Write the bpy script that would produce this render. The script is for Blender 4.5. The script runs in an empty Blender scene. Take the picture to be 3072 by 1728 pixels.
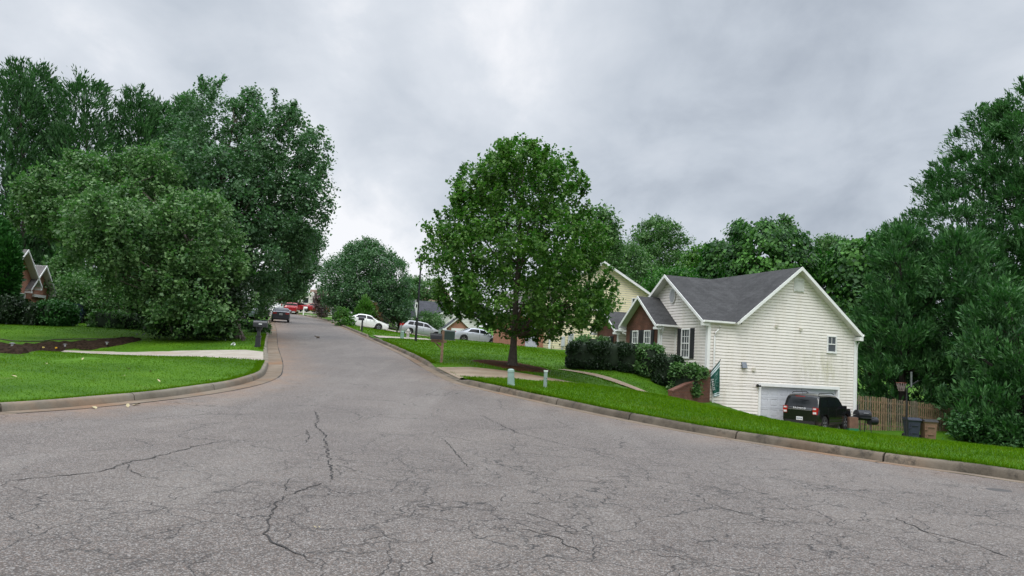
import bpy, math, random
import numpy as np
from mathutils import Vector, Matrix, noise
from mathutils.geometry import delaunay_2d_cdt
random.seed(11); RNG = np.random.default_rng(11)
SC = bpy.context.scene; COL = SC.collection; PI = math.pi
def R(d): return math.radians(d)

# ------------------------------------------------------------------ camera (surveyed from the photograph)
FPX = 768.0; PITCH = R(5.0); ROLL = R(3.27); CAM = np.array([0, 0, 1.6])
cf = np.array([0, math.cos(PITCH), math.sin(PITCH)]); cr0 = np.array([1.0, 0, 0]); cu0 = np.cross(cr0, cf)
cr = math.cos(ROLL)*cr0 + math.sin(ROLL)*cu0; cu = -math.sin(ROLL)*cr0 + math.cos(ROLL)*cu0
def ray(px, py): return cf + cr*(px-512)/FPX + cu*(288-py)/FPX
def at(px, py, Y):
    d = ray(px, py); return CAM + d*Y/d[1]
cam = bpy.data.cameras.new('camera'); camo = bpy.data.objects.new('camera', cam); COL.objects.link(camo)
cam.sensor_width = 36; cam.lens = 36*FPX/1024; cam.clip_end = 3000; cam.clip_start = .05
m = Matrix(((cr[0], cu[0], -cf[0], 0), (cr[1], cu[1], -cf[1], 0), (cr[2], cu[2], -cf[2], 1.6), (0, 0, 0, 1)))
camo.matrix_world = m; SC.camera = camo

# ------------------------------------------------------------------ terrain
def sp(t, w=2.5): return w*np.log1p(np.exp(np.clip(np.asarray(t, float)/w, -60, 60)))
def base(Y): return .057*(sp(np.asarray(Y, float)-14)-sp(np.asarray(Y, float)-135))
def catmull(P, step=.5):
    P = [np.array(p, float) for p in P]; out = []
    for i in range(len(P)-1):
        p0 = P[max(i-1, 0)]; p1 = P[i]; p2 = P[i+1]; p3 = P[min(i+2, len(P)-1)]
        n = max(1, int(round(np.linalg.norm(p2-p1)/step)))
        for k in range(n):
            t = k/n
            out.append(.5*((2*p1)+(-p0+p2)*t+(2*p0-5*p1+4*p2-p3)*t*t+(-p0+3*p1-3*p2+p3)*t**3))
    out.append(P[-1]); return np.array(out)
KL = catmull([(0,-7),(-2,-6.8),(-5,-5.8),(-7.5,-4),(-9.5,-1),(-10.5,2),(-10.9,5),(-10.7,8),(-10.2,10.5),(-9.5,12.7),(-8.98,13.86),(-8.47,14.9),(-8.05,16.2),(-7.56,17.98),(-7.25,19.9),(-7.2,21.69),(-7.42,23.57),(-7.95,25.61),(-8.65,28),(-9.5,30.67),(-11.93,38.17),(-14.25,45.68),(-17.72,56.92),(-22.5,72),(-28.1,90.4),(-34.3,107),(-40.9,124),(-47.2,140),(-53,155),(-68,190)])
KR = catmull([(0,-7),(2,-6.7),(4.5,-5.8),(7,-4),(9,-1.5),(10.2,1.5),(10.8,4.5),(10.7,7),(10.2,9.3),(9.3,11.3),(8.4,12.54),(7.92,13.08),(7.2,13.6),(6.45,14.3),(5.65,15.05),(4.77,15.95),(3.76,17.05),(2.62,18.6),(1.35,20.48),(.31,22.09),(-.95,24.1),(-1.65,25.6),(-3.0,30.39),(-4.35,35.56),(-5.95,41.09),(-8.45,49.41),(-11.87,60.37),(-17.2,77.61),(-22.3,93.5),(-28.2,108.34),(-33.6,120.4),(-39.8,135.5),(-46,151),(-60,186)])
def normals2(P):
    T = np.gradient(P, axis=0); T /= np.linalg.norm(T, axis=1)[:, None]
    return np.stack([-T[:, 1], T[:, 0]], 1)
NL = -normals2(KL)*-1; NR = -normals2(KR)       # outward from the road
if NL[60][0] > 0: NL = -NL
if NR[60][0] < 0: NR = -NR
def offL(d): return KL+NL*d
def offR(d): return KR+NR*d
iL = np.argmax(KL[:, 1] > 12); iR = np.argmax(KR[:, 1] > 11.5)
def klx(Y): return np.interp(Y, KL[iL:, 1], KL[iL:, 0])
def krx(Y): return np.interp(Y, KR[iR:, 1], KR[iR:, 0])
TP = [(-15.2,80,3.5),(-10,88,3.15),(-3,72,2.45),(.2,33,1.21),(.14,23,.68),(2.4,30.5,.62),(3.2,27.3,.72),(4.8,27.6,.60),(6.2,27.4,.44),(5.5,30.6,.10),(9,32,-.6),(4.5,36,.80),(4,38,1.0),(6.4,34,.32),(5,33.8,.50),(2.8,39.5,1.08),(6.5,38.9,1.15),(8.3,39.6,1.25),(6.5,43,1.4),(.5,45,1.75),(-4.5,55,2.4),(3,58,2.25),(10,60,2.2),(16,60,1.6),
 (3.5,24.5,.58),(6.4,25.5,.3),(8.3,20.5,.12),(10.5,17.5,.2),(11.2,14.5,.2),(3.6,21,.46),(10.2,36,-1.36),(12,34,-1.4),(15,38,-1.42),(19,41,-1.45),(17,33,-1.42),(12,31,-1.25),(8.6,29.6,-.25),(21,40,-1.45),(25,42,-1.7),(22,30,-1.3),(14,24,-.6),(18,20,-.5),(28,30,-1.9),(30,45,-2.2),(40,40,-2.5),(45,20,-1.5),(16,14,.05),(14,5,.1),(25,0,-.3),(60,10,-1),(60,60,-1.5),
 (18,55,-.4),(25,60,-1.2),(12,75,2.2),(22,80,1),(5,95,2.7),(0,112,4.2),(40,80,0),(30,110,3),(60,140,4),(10,150,6),(-10,150,6.7),
 (-15.4,33,.70),(-12.2,31.2,.86),(-12.2,27.0,.86),(-15,27,.80),(-17.6,27,.84),(-20.5,27.5,.83),(-17.2,31.6,.44),(-20.5,32.3,.26),(-25,33,.22),(-30,34,.3),(-21.5,36,.80),(-26,37,.82),(-23.5,40,1.12),(-18.5,38.5,1.22),(-27,48,1.95),(-33,46,1.9),(-28.5,44.5,1.86),(-24,44,1.80),(-31,44.5,1.88),(-21,43.5,1.74),(-20,47,1.8),(-16,38,1.36),(-13,36,1.3),(-40,50,2.2),(-60,30,1.1),(-60,70,3.3),(-35,75,3.6),(-45,100,5),(-80,120,6),(-15,12,.12),(-30,14,.3),(-14,18,.45),(-20,20,.62),(-16,5,.1),(-40,0,.1),(-70,10,.3)]
kp = [(offL(.3)[i][0], offL(.3)[i][1], None) for i in range(0, len(KL), 9)]+[(offR(.3)[i][0], offR(.3)[i][1], None) for i in range(0, len(KR), 9)]
TP += [(x, y, float(base(y))+.12) for x, y, _ in kp]
TP = np.array(TP); _res = TP[:, 2]-base(TP[:, 1])-.12
def _phi(r): return np.sqrt(r*r+4.0)
_D = np.linalg.norm(TP[:, None, :2]-TP[None, :, :2], axis=2); n_ = len(TP)
_A = np.zeros((n_+1, n_+1)); _A[:n_, :n_] = _phi(_D)-np.eye(n_)*.6; _A[:n_, n_] = 1; _A[n_, :n_] = 1
_W = np.linalg.solve(_A, np.append(_res, 0))
def G(X, Y):
    X = np.atleast_1d(np.asarray(X, float)); Y = np.atleast_1d(np.asarray(Y, float)); out = np.empty(len(X))
    for s in range(0, len(X), 20000):
        d = np.sqrt((X[s:s+20000, None]-TP[None, :, 0])**2+(Y[s:s+20000, None]-TP[None, :, 1])**2)
        out[s:s+20000] = _phi(d)@_W[:n_]+_W[n_]
    fade = np.exp(-np.maximum(0, np.maximum(np.abs(X)-60, Y-140))/25)
    return base(Y)+.12+out*fade
def g1(x, y): return float(G([x], [y])[0])
def gpix(px, py, road=False):
    d = ray(px, py); Ys = np.linspace(3, 170, 3400); P = CAM[None]+d[None]*(Ys/d[1])[:, None]
    h = base(Ys) if road else G(P[:, 0], P[:, 1])
    i = int(np.argmax(P[:, 2]-h < 0)); return P[i] if i > 0 else P[-1]

# ------------------------------------------------------------------ objects and tags
def tag(o, label=None, cat=None, group=None, kind=None):
    if label: o['label'] = label
    if cat: o['category'] = cat
    if group: o['group'] = group
    if kind: o['kind'] = kind
    return o
def empty(name, loc, rz=0, label=None, cat=None, group=None):
    o = bpy.data.objects.new(name, None); COL.objects.link(o); o.location = loc; o.rotation_euler = (0, 0, rz)
    o.empty_display_size = .2; return tag(o, label, cat, group)
def nrm(v):
    v = np.asarray(v, float); return v/max(1e-9, np.linalg.norm(v))
class MB:
    """collects shapes and links them as ONE mesh object"""
    def __init__(s): s.v = []; s.f = []; s.m = []
    def add(s, vs, fs, m=0):
        o = len(s.v); s.v += [tuple(map(float, p)) for p in vs]; s.f += [[i+o for i in q] for q in fs]; s.m += [m]*len(fs); return s
    def poly(s, pts, m=0): return s.add(pts, [list(range(len(pts)))], m)
    def box(s, c, d, rz=0, m=0, rot=None):
        c = np.array(c, float); x, y, z = d[0]/2, d[1]/2, d[2]/2
        P = np.array([(a*x, b*y, e*z) for a in (-1, 1) for b in (-1, 1) for e in (-1, 1)])
        Q = rot if rot is not None else np.array(Matrix.Rotation(rz, 3, 'Z'))
        P = P@np.array(Q).T+c
        return s.add(P, [(0,1,3,2),(4,6,7,5),(0,4,5,1),(2,3,7,6),(0,2,6,4),(1,5,7,3)], m)
    def bbox(s, x0, x1, y0, y1, z0, z1, m=0): return s.box(((x0+x1)/2, (y0+y1)/2, (z0+z1)/2), (abs(x1-x0), abs(y1-y0), abs(z1-z0)), 0, m)
    def tube(s, pts, rad, n=8, m=0, cap=True):
        pts = [np.array(p, float) for p in pts]
        if np.isscalar(rad): rad = [rad]*len(pts)
        vs = []; 
        for i, p in enumerate(pts):
            t = nrm(pts[min(i+1, len(pts)-1)]-pts[max(i-1, 0)])
            a = nrm(np.cross(t, (0, 0, 1) if abs(t[2]) < .9 else (1, 0, 0))); b = np.cross(t, a)
            vs += [p+rad[i]*(math.cos(2*PI*k/n)*a+math.sin(2*PI*k/n)*b) for k in range(n)]
        fs = [(i*n+k, i*n+(k+1) % n, (i+1)*n+(k+1) % n, (i+1)*n+k) for i in range(len(pts)-1) for k in range(n)]
        if cap: fs += [list(range(n)), list(range((len(pts)-1)*n, len(pts)*n))]
        return s.add(vs, fs, m)
    def lathe(s, prof, c=(0, 0, 0), n=20, m=0, axis='Z'):
        vs = []
        for r, h in prof:
            for k in range(n):
                a = 2*PI*k/n; p = (r*math.cos(a), r*math.sin(a), h)
                if axis == 'Y': p = (p[0], p[2], p[1])
                if axis == 'X': p = (p[2], p[0], p[1])
                vs.append(np.array(p)+np.array(c))
        fs = [(i*n+k, i*n+(k+1) % n, (i+1)*n+(k+1) % n, (i+1)*n+k) for i in range(len(prof)-1) for k in range(n)]
        return s.add(vs, fs, m)
    def prism(s, pts, off, m=0):
        """closed polygon swept by the vector off"""
        n = len(pts); off = np.array(off, float); A = [np.array(p, float) for p in pts]; B = [p+off for p in A]
        fs = [list(range(n)), list(range(2*n-1, n-1, -1))]+[(i, i+n, (i+1) % n+n, (i+1) % n) for i in range(n)]
        return s.add(A+B, fs, m)
    def build(s, name, mats, parent=None, smooth=False, ang=35, loc=None):
        me = bpy.data.meshes.new(name); me.from_pydata(s.v, [], s.f); me.update()
        if not isinstance(mats, (list, tuple)): mats = [mats]
        for k in mats: me.materials.append(k)
        if len(mats) > 1: me.polygons.foreach_set('material_index', s.m)
        uv = me.uv_layers.new(name='UVMap'); nv = len(me.loops)
        co = np.empty(len(me.vertices)*3); me.vertices.foreach_get('co', co); co = co.reshape(-1, 3)
        li = np.empty(nv, int); me.loops.foreach_get('vertex_index', li)
        pn = np.empty(len(me.polygons)*3); me.polygons.foreach_get('normal', pn); pn = pn.reshape(-1, 3)
        lt = np.empty(len(me.polygons), int); me.polygons.foreach_get('loop_total', lt)
        N = np.repeat(pn, lt, axis=0); U = np.cross(np.array([[0, 0, 1.0]]), N); l = np.linalg.norm(U, axis=1); U[l < .05] = (1, 0, 0); U /= np.linalg.norm(U, axis=1)[:, None]
        V = np.cross(N, U); P = co[li]
        uv.data.foreach_set('uv', np.stack([(P*U).sum(1), (P*V).sum(1)], 1).ravel())
        if smooth:
            me.shade_smooth(); me.set_sharp_from_angle(angle=R(ang))
        o = bpy.data.objects.new(name, me); COL.objects.link(o)
        if parent is not None: o.parent = parent
        if loc is not None: o.location = loc
        return o
def copy_tree(o, parent=None):
    c = o.copy(); COL.objects.link(c)
    if parent is not None: c.parent = parent
    for ch in list(o.children): copy_tree(ch, c)
    return c
def np_mesh(name, V, F, mat, attrs=None, parent=None, smooth=False):
    """large mesh from numpy arrays; F is (n,k)"""
    k = F.shape[1]; me = bpy.data.meshes.new(name)
    me.vertices.add(len(V)); me.vertices.foreach_set('co', np.ascontiguousarray(V, dtype=np.float32).ravel())
    me.loops.add(F.size); me.loops.foreach_set('vertex_index', np.ascontiguousarray(F, dtype=np.int32).ravel())
    me.polygons.add(len(F)); me.polygons.foreach_set('loop_start', np.arange(0, F.size, k, dtype=np.int32))
    me.polygons.foreach_set('loop_total', np.full(len(F), k, dtype=np.int32)) if False else None
    for nm, (dom, arr) in (attrs or {}).items():
        a = me.attributes.new(nm, 'FLOAT', dom); a.data.foreach_set('value', np.ascontiguousarray(arr, dtype=np.float32))
    me.update(calc_edges=True); me.validate()
    if smooth: me.shade_smooth()
    for q in (mat if isinstance(mat, list) else [mat]): me.materials.append(q)
    o = bpy.data.objects.new(name, me); COL.objects.link(o)
    if parent is not None: o.parent = parent
    return o

# ------------------------------------------------------------------ materials
def newmat(name):
    m = bpy.data.materials.new(name); m.use_nodes = True; nt = m.node_tree
    b = nt.nodes['Principled BSDF']; return m, nt, b
def lk(nt, a, b): nt.links.new(a, b)
def nd(nt, t, **kw):
    n = nt.nodes.new(t)
    for k, v in kw.items():
        if k in n.inputs.keys() if hasattr(n, 'inputs') else False: n.inputs[k].default_value = v
        else: setattr(n, k, v)
    return n
def noise_n(nt, scale, detail=4, rough=.55, vec=None, dist=0):
    n = nt.nodes.new('ShaderNodeTexNoise'); n.inputs['Scale'].default_value = scale; n.inputs['Detail'].default_value = detail
    n.inputs['Roughness'].default_value = rough; n.inputs['Distortion'].default_value = dist
    if vec is not None: lk(nt, vec, n.inputs['Vector'])
    return n.outputs['Fac']
def coord(nt, kind='Object'): return nt.nodes.new('ShaderNodeTexCoord').outputs[kind]
def mapr(nt, v, a, b, c=0, d=1, smooth=False):
    n = nt.nodes.new('ShaderNodeMapRange'); lk(nt, v, n.inputs['Value'])
    if smooth: n.interpolation_type = 'SMOOTHSTEP'
    for i, q in zip(('From Min', 'From Max', 'To Min', 'To Max'), (a, b, c, d)): n.inputs[i].default_value = q
    return n.outputs['Result']
def mix(nt, fac, a, b, mode='MIX'):
    n = nt.nodes.new('ShaderNodeMix'); n.data_type = 'RGBA'; n.blend_type = mode
    for s, q in ((n.inputs['Factor'], fac), (n.inputs[6], a), (n.inputs[7], b)):
        if isinstance(q, bpy.types.NodeSocket): lk(nt, q, s)
        elif isinstance(q, (int, float)): s.default_value = q
        else: s.default_value = (*q, 1)
    return n.outputs[2]
def math_n(nt, op, a, b=0.0):
    n = nt.nodes.new('ShaderNodeMath'); n.operation = op
    for s, q in ((n.inputs[0], a), (n.inputs[1], b)):
        if isinstance(q, bpy.types.NodeSocket): lk(nt, q, s)
        else: s.default_value = q
    return n.outputs[0]
def bump(nt, b, h, strength=.4, dist=.02):
    n = nt.nodes.new('ShaderNodeBump'); n.inputs['Strength'].default_value = strength; n.inputs['Distance'].default_value = dist
    lk(nt, h, n.inputs['Height']); lk(nt, n.outputs[0], b.inputs['Normal'])
_MC = {}
def M(name, col, rough=.6, var=.12, scale=4, bmp=0, bscale=40, metal=0, spec=.5, coat=0):
    if name in _MC: return _MC[name]
    m, nt, b = newmat(name); c = coord(nt)
    f = noise_n(nt, scale, 5, .6, c)
    lk(nt, mix(nt, mapr(nt, f, .3, .7), [x*(1-var) for x in col], [min(1, x*(1+var)) for x in col]), b.inputs['Base Color'])
    b.inputs['Roughness'].default_value = rough; b.inputs['Metallic'].default_value = metal; b.inputs['Specular IOR Level'].default_value = spec
    b.inputs['Coat Weight'].default_value = coat; b.inputs['Coat Roughness'].default_value = .05
    if bmp: bump(nt, b, noise_n(nt, bscale, 3, .6, c), bmp, .01)
    _MC[name] = m; return m
def M_leaf(name, ca, cb, rough=.5, trans=.22, spec=.35):
    m, nt, b = newmat(name); a = nt.nodes.new('ShaderNodeAttribute'); a.attribute_name = 'rnd'
    c = mix(nt, a.outputs['Fac'], ca, cb); lk(nt, c, b.inputs['Base Color'])
    b.inputs['Roughness'].default_value = rough; b.inputs['Specular IOR Level'].default_value = spec
    t = nt.nodes.new('ShaderNodeBsdfTranslucent'); lk(nt, mix(nt, .5, c, [min(1, ca[0]*1.6+.01), min(1, cb[1]*1.5), ca[2]*.6]), t.inputs['Color'])
    x = nt.nodes.new('ShaderNodeMixShader'); x.inputs[0].default_value = trans
    lk(nt, b.outputs[0], x.inputs[1]); lk(nt, t.outputs[0], x.inputs[2]); lk(nt, x.outputs[0], nt.nodes['Material Output'].inputs['Surface']); return m
def M_brick(name, ca, cb, mortar, w=.2, h=.067, sz=.012, rough=.85, bmp=.5, off=.5, blot=.25):
    m, nt, b = newmat(name); uv = coord(nt, 'UV'); t = nt.nodes.new('ShaderNodeTexBrick'); lk(nt, uv, t.inputs['Vector'])
    t.inputs['Color1'].default_value = (*ca, 1); t.inputs['Color2'].default_value = (*cb, 1); t.inputs['Mortar'].default_value = (*mortar, 1)
    t.inputs['Scale'].default_value = 1; t.inputs['Mortar Size'].default_value = sz; t.inputs['Brick Width'].default_value = w; t.inputs['Row Height'].default_value = h
    t.inputs['Bias'].default_value = -.2; t.offset = off
    f = mapr(nt, noise_n(nt, 1.3, 6, .65, coord(nt)), .3, .7, 1-blot, 1+blot*.6)
    v = nt.nodes.new('ShaderNodeMix'); v.data_type = 'RGBA'; v.blend_type = 'MULTIPLY'; v.inputs[0].default_value = 1
    lk(nt, t.outputs['Color'], v.inputs[6]); cb_ = nt.nodes.new('ShaderNodeCombineColor')
    for k in range(3): lk(nt, f, cb_.inputs[k])
    lk(nt, cb_.outputs[0], v.inputs[7]); lk(nt, v.outputs[2], b.inputs['Base Color']); b.inputs['Roughness'].default_value = rough
    b.inputs['Specular IOR Level'].default_value = .25
    bump(nt, b, math_n(nt, 'SUBTRACT', 1.0, t.outputs['Fac']), bmp, .008); return m
def M_glass(name, col=(.012, .015, .018), rough=.04):
    m, nt, b = newmat(name); b.inputs['Base Color'].default_value = (*col, 1); b.inputs['Roughness'].default_value = rough; b.inputs['Specular IOR Level'].default_value = .6
    f = noise_n(nt, 1.5, 2, .5, coord(nt)); bump(nt, b, f, .05, .02); return m
# ------------------------------------------------------------------ sky and light
W = bpy.data.worlds.new('World'); SC.world = W; W.use_nodes = True; nt = W.node_tree
bg = nt.nodes['Background']; dirv = coord(nt, 'Generated')
sky = nt.nodes.new('ShaderNodeTexSky'); sky.sky_type = 'NISHITA'; sky.sun_disc = False
SUN_EL = R(58); SUN_AZ = R(205)     # sun behind thick cloud, behind the camera and a little to its left
sky.sun_elevation = SUN_EL; sky.sun_rotation = SUN_AZ
sx = nt.nodes.new('ShaderNodeSeparateXYZ'); lk(nt, dirv, sx.inputs[0])
zc = math_n(nt, 'MAXIMUM', sx.outputs[2], 0.0); den = math_n(nt, 'ADD', zc, .42)
cx = nt.nodes.new('ShaderNodeCombineXYZ')
lk(nt, math_n(nt, 'DIVIDE', sx.outputs[0], den), cx.inputs[0]); lk(nt, math_n(nt, 'DIVIDE', sx.outputs[1], den), cx.inputs[1])
mp = nt.nodes.new('ShaderNodeMapping'); lk(nt, cx.outputs[0], mp.inputs[0]); mp.inputs['Location'].default_value = (3.1, 1.7, .4); mp.inputs['Scale'].default_value = (1.0, .8, 1)
n1 = noise_n(nt, 1.25, 6, .5, mp.outputs[0], .35); n2 = noise_n(nt, 4.2, 7, .55, mp.outputs[0], .25)
dens = math_n(nt, 'ADD', math_n(nt, 'SUBTRACT', math_n(nt, 'MULTIPLY', n1, .85), .215), math_n(nt, 'MULTIPLY', n2, .58))
def lobe(px, py, wid, amp):
    """a broad bank of darker (+) or thinner (-) cloud standing in one direction of the sky"""
    d = nrm(ray(px, py)); v = nt.nodes.new('ShaderNodeVectorMath'); v.operation = 'DOT_PRODUCT'; lk(nt, dirv, v.inputs[0]); v.inputs[1].default_value = tuple(d)
    return mapr(nt, v.outputs['Value'], math.cos(R(wid)), 1.0, 0, amp, True)
for q in ((860, 60, 30, .13), (180, -5, 12, .12), (430, 150, 10, .09), (720, 200, 13, .06), (300, 60, 10, -.12), (520, 40, 14, -.08), (60, 60, 9, -.14), (330, 260, 11, -.3), (200, 30, 14, -.05), (1000, 110, 9, -.07)):
    dens = math_n(nt, 'ADD', dens, lobe(*q))
cr_ = nt.nodes.new('ShaderNodeValToRGB'); lk(nt, dens, cr_.inputs[0]); e = cr_.color_ramp.elements
e[0].position = .28; e[0].color = (.90, .91, .945, 1); e[1].position = .78; e[1].color = (.35, .395, .465, 1)
q = e.new(.40); q.color = (.70, .74, .80, 1)
q = e.new(.60); q.color = (.53, .58, .65, 1)
zen = mapr(nt, sx.outputs[2], .44, .85, 1.0, 3.9, True)        # overcast sky: the zenith is about three times as bright as the horizon
v = nt.nodes.new('ShaderNodeVectorMath'); v.operation = 'SCALE'; lk(nt, cr_.outputs[0], v.inputs[0]); lk(nt, zen, v.inputs['Scale'])
sk = nt.nodes.new('ShaderNodeVectorMath'); sk.operation = 'SCALE'; lk(nt, sky.outputs[0], sk.inputs[0]); sk.inputs['Scale'].default_value = .08
lk(nt, mix(nt, .94, sk.outputs[0], v.outputs[0]), bg.inputs['Color']); bg.inputs['Strength'].default_value = 1.0
sl = bpy.data.lights.new('sun', 'SUN'); sl.energy = 1.5; sl.angle = R(28); sl.color = (1, .97, .92)
so = bpy.data.objects.new('sun', sl); COL.objects.link(so)
sd = Vector((math.sin(SUN_AZ)*math.cos(SUN_EL), math.cos(SUN_AZ)*math.cos(SUN_EL), math.sin(SUN_EL)))
so.rotation_euler = sd.to_track_quat('Z', 'Y').to_euler(); so.location = (0, -20, 40)
SC.view_settings.view_transform = 'Standard'; SC.view_settings.look = 'None'; SC.view_settings.exposure = 0.12; SC.view_settings.gamma = 1
SC.cycles.max_bounces = 8; SC.cycles.diffuse_bounces = 4; SC.cycles.glossy_bounces = 3; SC.cycles.transmission_bounces = 3; SC.cycles.transparent_max_bounces = 4
SC.cycles.use_denoising = True

# ------------------------------------------------------------------ ground materials
GA, GB = (.030, .088, .001), (.066, .160, .003)
def grass_mat():
    m, nt, b = newmat('lawn_turf'); c = coord(nt)
    big = noise_n(nt, .35, 5, .6, c); fine = noise_n(nt, 9, 5, .7, c)
    k = mix(nt, mapr(nt, big, .35, .65), GA, GB)
    k = mix(nt, mapr(nt, noise_n(nt, .8, 6, .7, c), .60, .74, 0, .55), k, (.11, .135, .03))
    k = mix(nt, mapr(nt, fine, .45, .7, 0, .55), k, (.018, .062, .005))
    lk(nt, k, b.inputs['Base Color']); b.inputs['Roughness'].default_value = .8; b.inputs['Specular IOR Level'].default_value = .15
    bump(nt, b, fine, .9, .05); return m
TURF = grass_mat()
def asphalt_mat():
    m, nt, b = newmat('old_asphalt'); c = coord(nt)
    at_ = nt.nodes.new('ShaderNodeAttribute'); at_.attribute_name = 'clay'
    big = noise_n(nt, .27, 6, .6, c); mid = noise_n(nt, 1.3, 6, .65, c)
    k = mix(nt, mapr(nt, big, .36, .64), (.082, .062, .049), (.158, .129, .106))
    k = mix(nt, mapr(nt, mid, .3, .72, 0, .55), k, (.076, .058, .047))
    st = nt.nodes.new('ShaderNodeMapping'); lk(nt, c, st.inputs[0]); st.inputs['Scale'].default_value = (1, .16, 1); st.inputs['Rotation'].default_value = (0, 0, R(-14))
    k = mix(nt, mapr(nt, noise_n(nt, .8, 5, .6, st.outputs[0]), .5, .72, 0, .5), k, (.235, .207, .178))
    # aggregate: pale stones in dark binder
    vo = nt.nodes.new('ShaderNodeTexVoronoi'); lk(nt, c, vo.inputs['Vector']); vo.inputs['Scale'].default_value = 85; vo.inputs['Randomness'].default_value = 1
    k2 = mix(nt, mapr(nt, vo.outputs['Distance'], .25, .62, 0, .62), k, (.03, .027, .027))
    hs = nt.nodes.new('ShaderNodeSeparateColor'); lk(nt, vo.outputs['Color'], hs.inputs[0])
    k2 = mix(nt, mapr(nt, hs.outputs[0], .55, 1, 0, .5), k2, (.40, .38, .36)); k2 = mix(nt, mapr(nt, hs.outputs[1], .7, 1, 0, .5), k2, (.04, .036, .037))
    k2 = mix(nt, mapr(nt, hs.outputs[2], .85, 1, 0, .4), k2, (.22, .15, .115))
    # shrinkage cracks: two crossing webs, strongest in worn zones
    dn = nt.nodes.new('ShaderNodeTexNoise'); lk(nt, c, dn.inputs['Vector']); dn.inputs['Scale'].default_value = 2.2; dn.inputs['Detail'].default_value = 5
    sc_ = nt.nodes.new('ShaderNodeVectorMath'); sc_.operation = 'SCALE'; lk(nt, dn.outputs['Color'], sc_.inputs[0]); sc_.inputs['Scale'].default_value = .55
    ad = nt.nodes.new('ShaderNodeVectorMath'); lk(nt, c, ad.inputs[0]); lk(nt, sc_.outputs[0], ad.inputs[1])
    wear = nt.nodes.new('ShaderNodeAttribute'); wear.attribute_name = 'wear'
    def web(scale, wd):
        w = nt.nodes.new('ShaderNodeTexVoronoi'); w.feature = 'DISTANCE_TO_EDGE'; lk(nt, ad.outputs[0], w.inputs['Vector']); w.inputs['Scale'].default_value = scale
        return mapr(nt, w.outputs['Distance'], 0, wd, 1, 0)
    w1 = math_n(nt, 'MULTIPLY', web(.50, .006), mapr(nt, noise_n(nt, .5, 3, .5, c), .38, .50))
    w2 = math_n(nt, 'MULTIPLY', web(1.35, .017), math_n(nt, 'MULTIPLY', wear.outputs['Fac'], mapr(nt, noise_n(nt, .9, 4, .6, c), .36, .50)))
    w3 = math_n(nt, 'MULTIPLY', web(4.2, .042), math_n(nt, 'MULTIPLY', wear.outputs['Fac'], mapr(nt, noise_n(nt, 1.3, 4, .6, c), .44, .60)))
    cr = math_n(nt, 'MAXIMUM', math_n(nt, 'MAXIMUM', w1, w2), math_n(nt, 'MULTIPLY', w3, .8))
    k3 = mix(nt, math_n(nt, 'MULTIPLY', cr, .97), k2, (.008, .007, .007))
    cl = math_n(nt, 'MULTIPLY', at_.outputs['Fac'], mapr(nt, noise_n(nt, 1.7, 6, .65, c), .25, .62))
    k3 = mix(nt, math_n(nt, 'MULTIPLY', cl, .8), k3, (.21, .125, .072))
    lk(nt, k3, b.inputs['Base Color']); b.inputs['Roughness'].default_value = .68; b.inputs['Specular IOR Level'].default_value = .4
    hgt = math_n(nt, 'SUBTRACT', math_n(nt, 'MULTIPLY', vo.outputs['Distance'], -.5), cr); bump(nt, b, hgt, .5, .012); return m
ASPH = asphalt_mat()
def concrete_mat(name, ca, cb, clay=(.30, .17, .09), amt=.6, dark=(.09, .08, .065), dk=.5):
    m, nt, b = newmat(name); c = coord(nt)
    k = mix(nt, mapr(nt, noise_n(nt, .9, 6, .65, c), .35, .65), ca, cb)
    k = mix(nt, mapr(nt, noise_n(nt, .55, 5, .6, c, .5), .5, .68, 0, amt), k, clay)
    k = mix(nt, mapr(nt, noise_n(nt, 2.6, 6, .75, c), .52, .68, 0, dk), k, dark)
    k = mix(nt, mapr(nt, noise_n(nt, 55, 3, .7, c), .4, .75, 0, .3), k, (.12, .11, .1))
    lk(nt, k, b.inputs['Base Color']); b.inputs['Roughness'].default_value = .88; b.inputs['Specular IOR Level'].default_value = .25
    bump(nt, b, noise_n(nt, 28, 5, .7, c), .5, .02); return m
KERB_L = concrete_mat('kerb_concrete', (.115, .098, .073), (.20, .177, .138), amt=.4)
KERB_R = concrete_mat('mossy_kerb_concrete', (.052, .042, .029), (.155, .13, .098), amt=.2, dark=(.022, .019, .013), dk=.95)
GUT = concrete_mat('clay_stained_gutter', (.125, .092, .062), (.19, .15, .11), amt=.95, clay=(.19, .105, .055))
DRIVE = concrete_mat('driveway_concrete', (.30, .265, .215), (.385, .35, .30), amt=.35, dk=.4)
DRIVE2 = concrete_mat('tan_driveway_concrete', (.20, .15, .10), (.28, .225, .165), amt=.5, dk=.4)

# ------------------------------------------------------------------ road, lawns, kerbs, drives
def cdt(poly, xs, holes=()):
    """triangulate a polygon with extra inner points"""
    P = [Vector((float(a), float(b))) for a, b in poly]; n = len(P)
    pts = P+[Vector((float(a), float(b))) for a, b in xs]
    r = delaunay_2d_cdt(pts, [(i, (i+1) % n) for i in range(n)], [], 1, 1e-4)
    V = np.array([tuple(v) for v in r[0]]); F = [f for f in r[2] if len(f) == 3]; return V, np.array(F)
def inside(poly, X, Y):
    poly = np.asarray(poly); r = np.zeros(len(X), bool); j = len(poly)-1
    for i in range(len(poly)):
        xi, yi = poly[i]; xj, yj = poly[j]
        c = ((yi > Y) != (yj > Y)) & (X < (xj-xi)*(Y-yi)/(yj-yi+1e-12)+xi); r ^= c; j = i
    return r
def dist_to(P, X, Y):
    d = np.full(len(X), 1e9)
    for s in range(0, len(P), 4): d = np.minimum(d, np.hypot(X-P[s, 0], Y-P[s, 1]))
    return d
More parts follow.
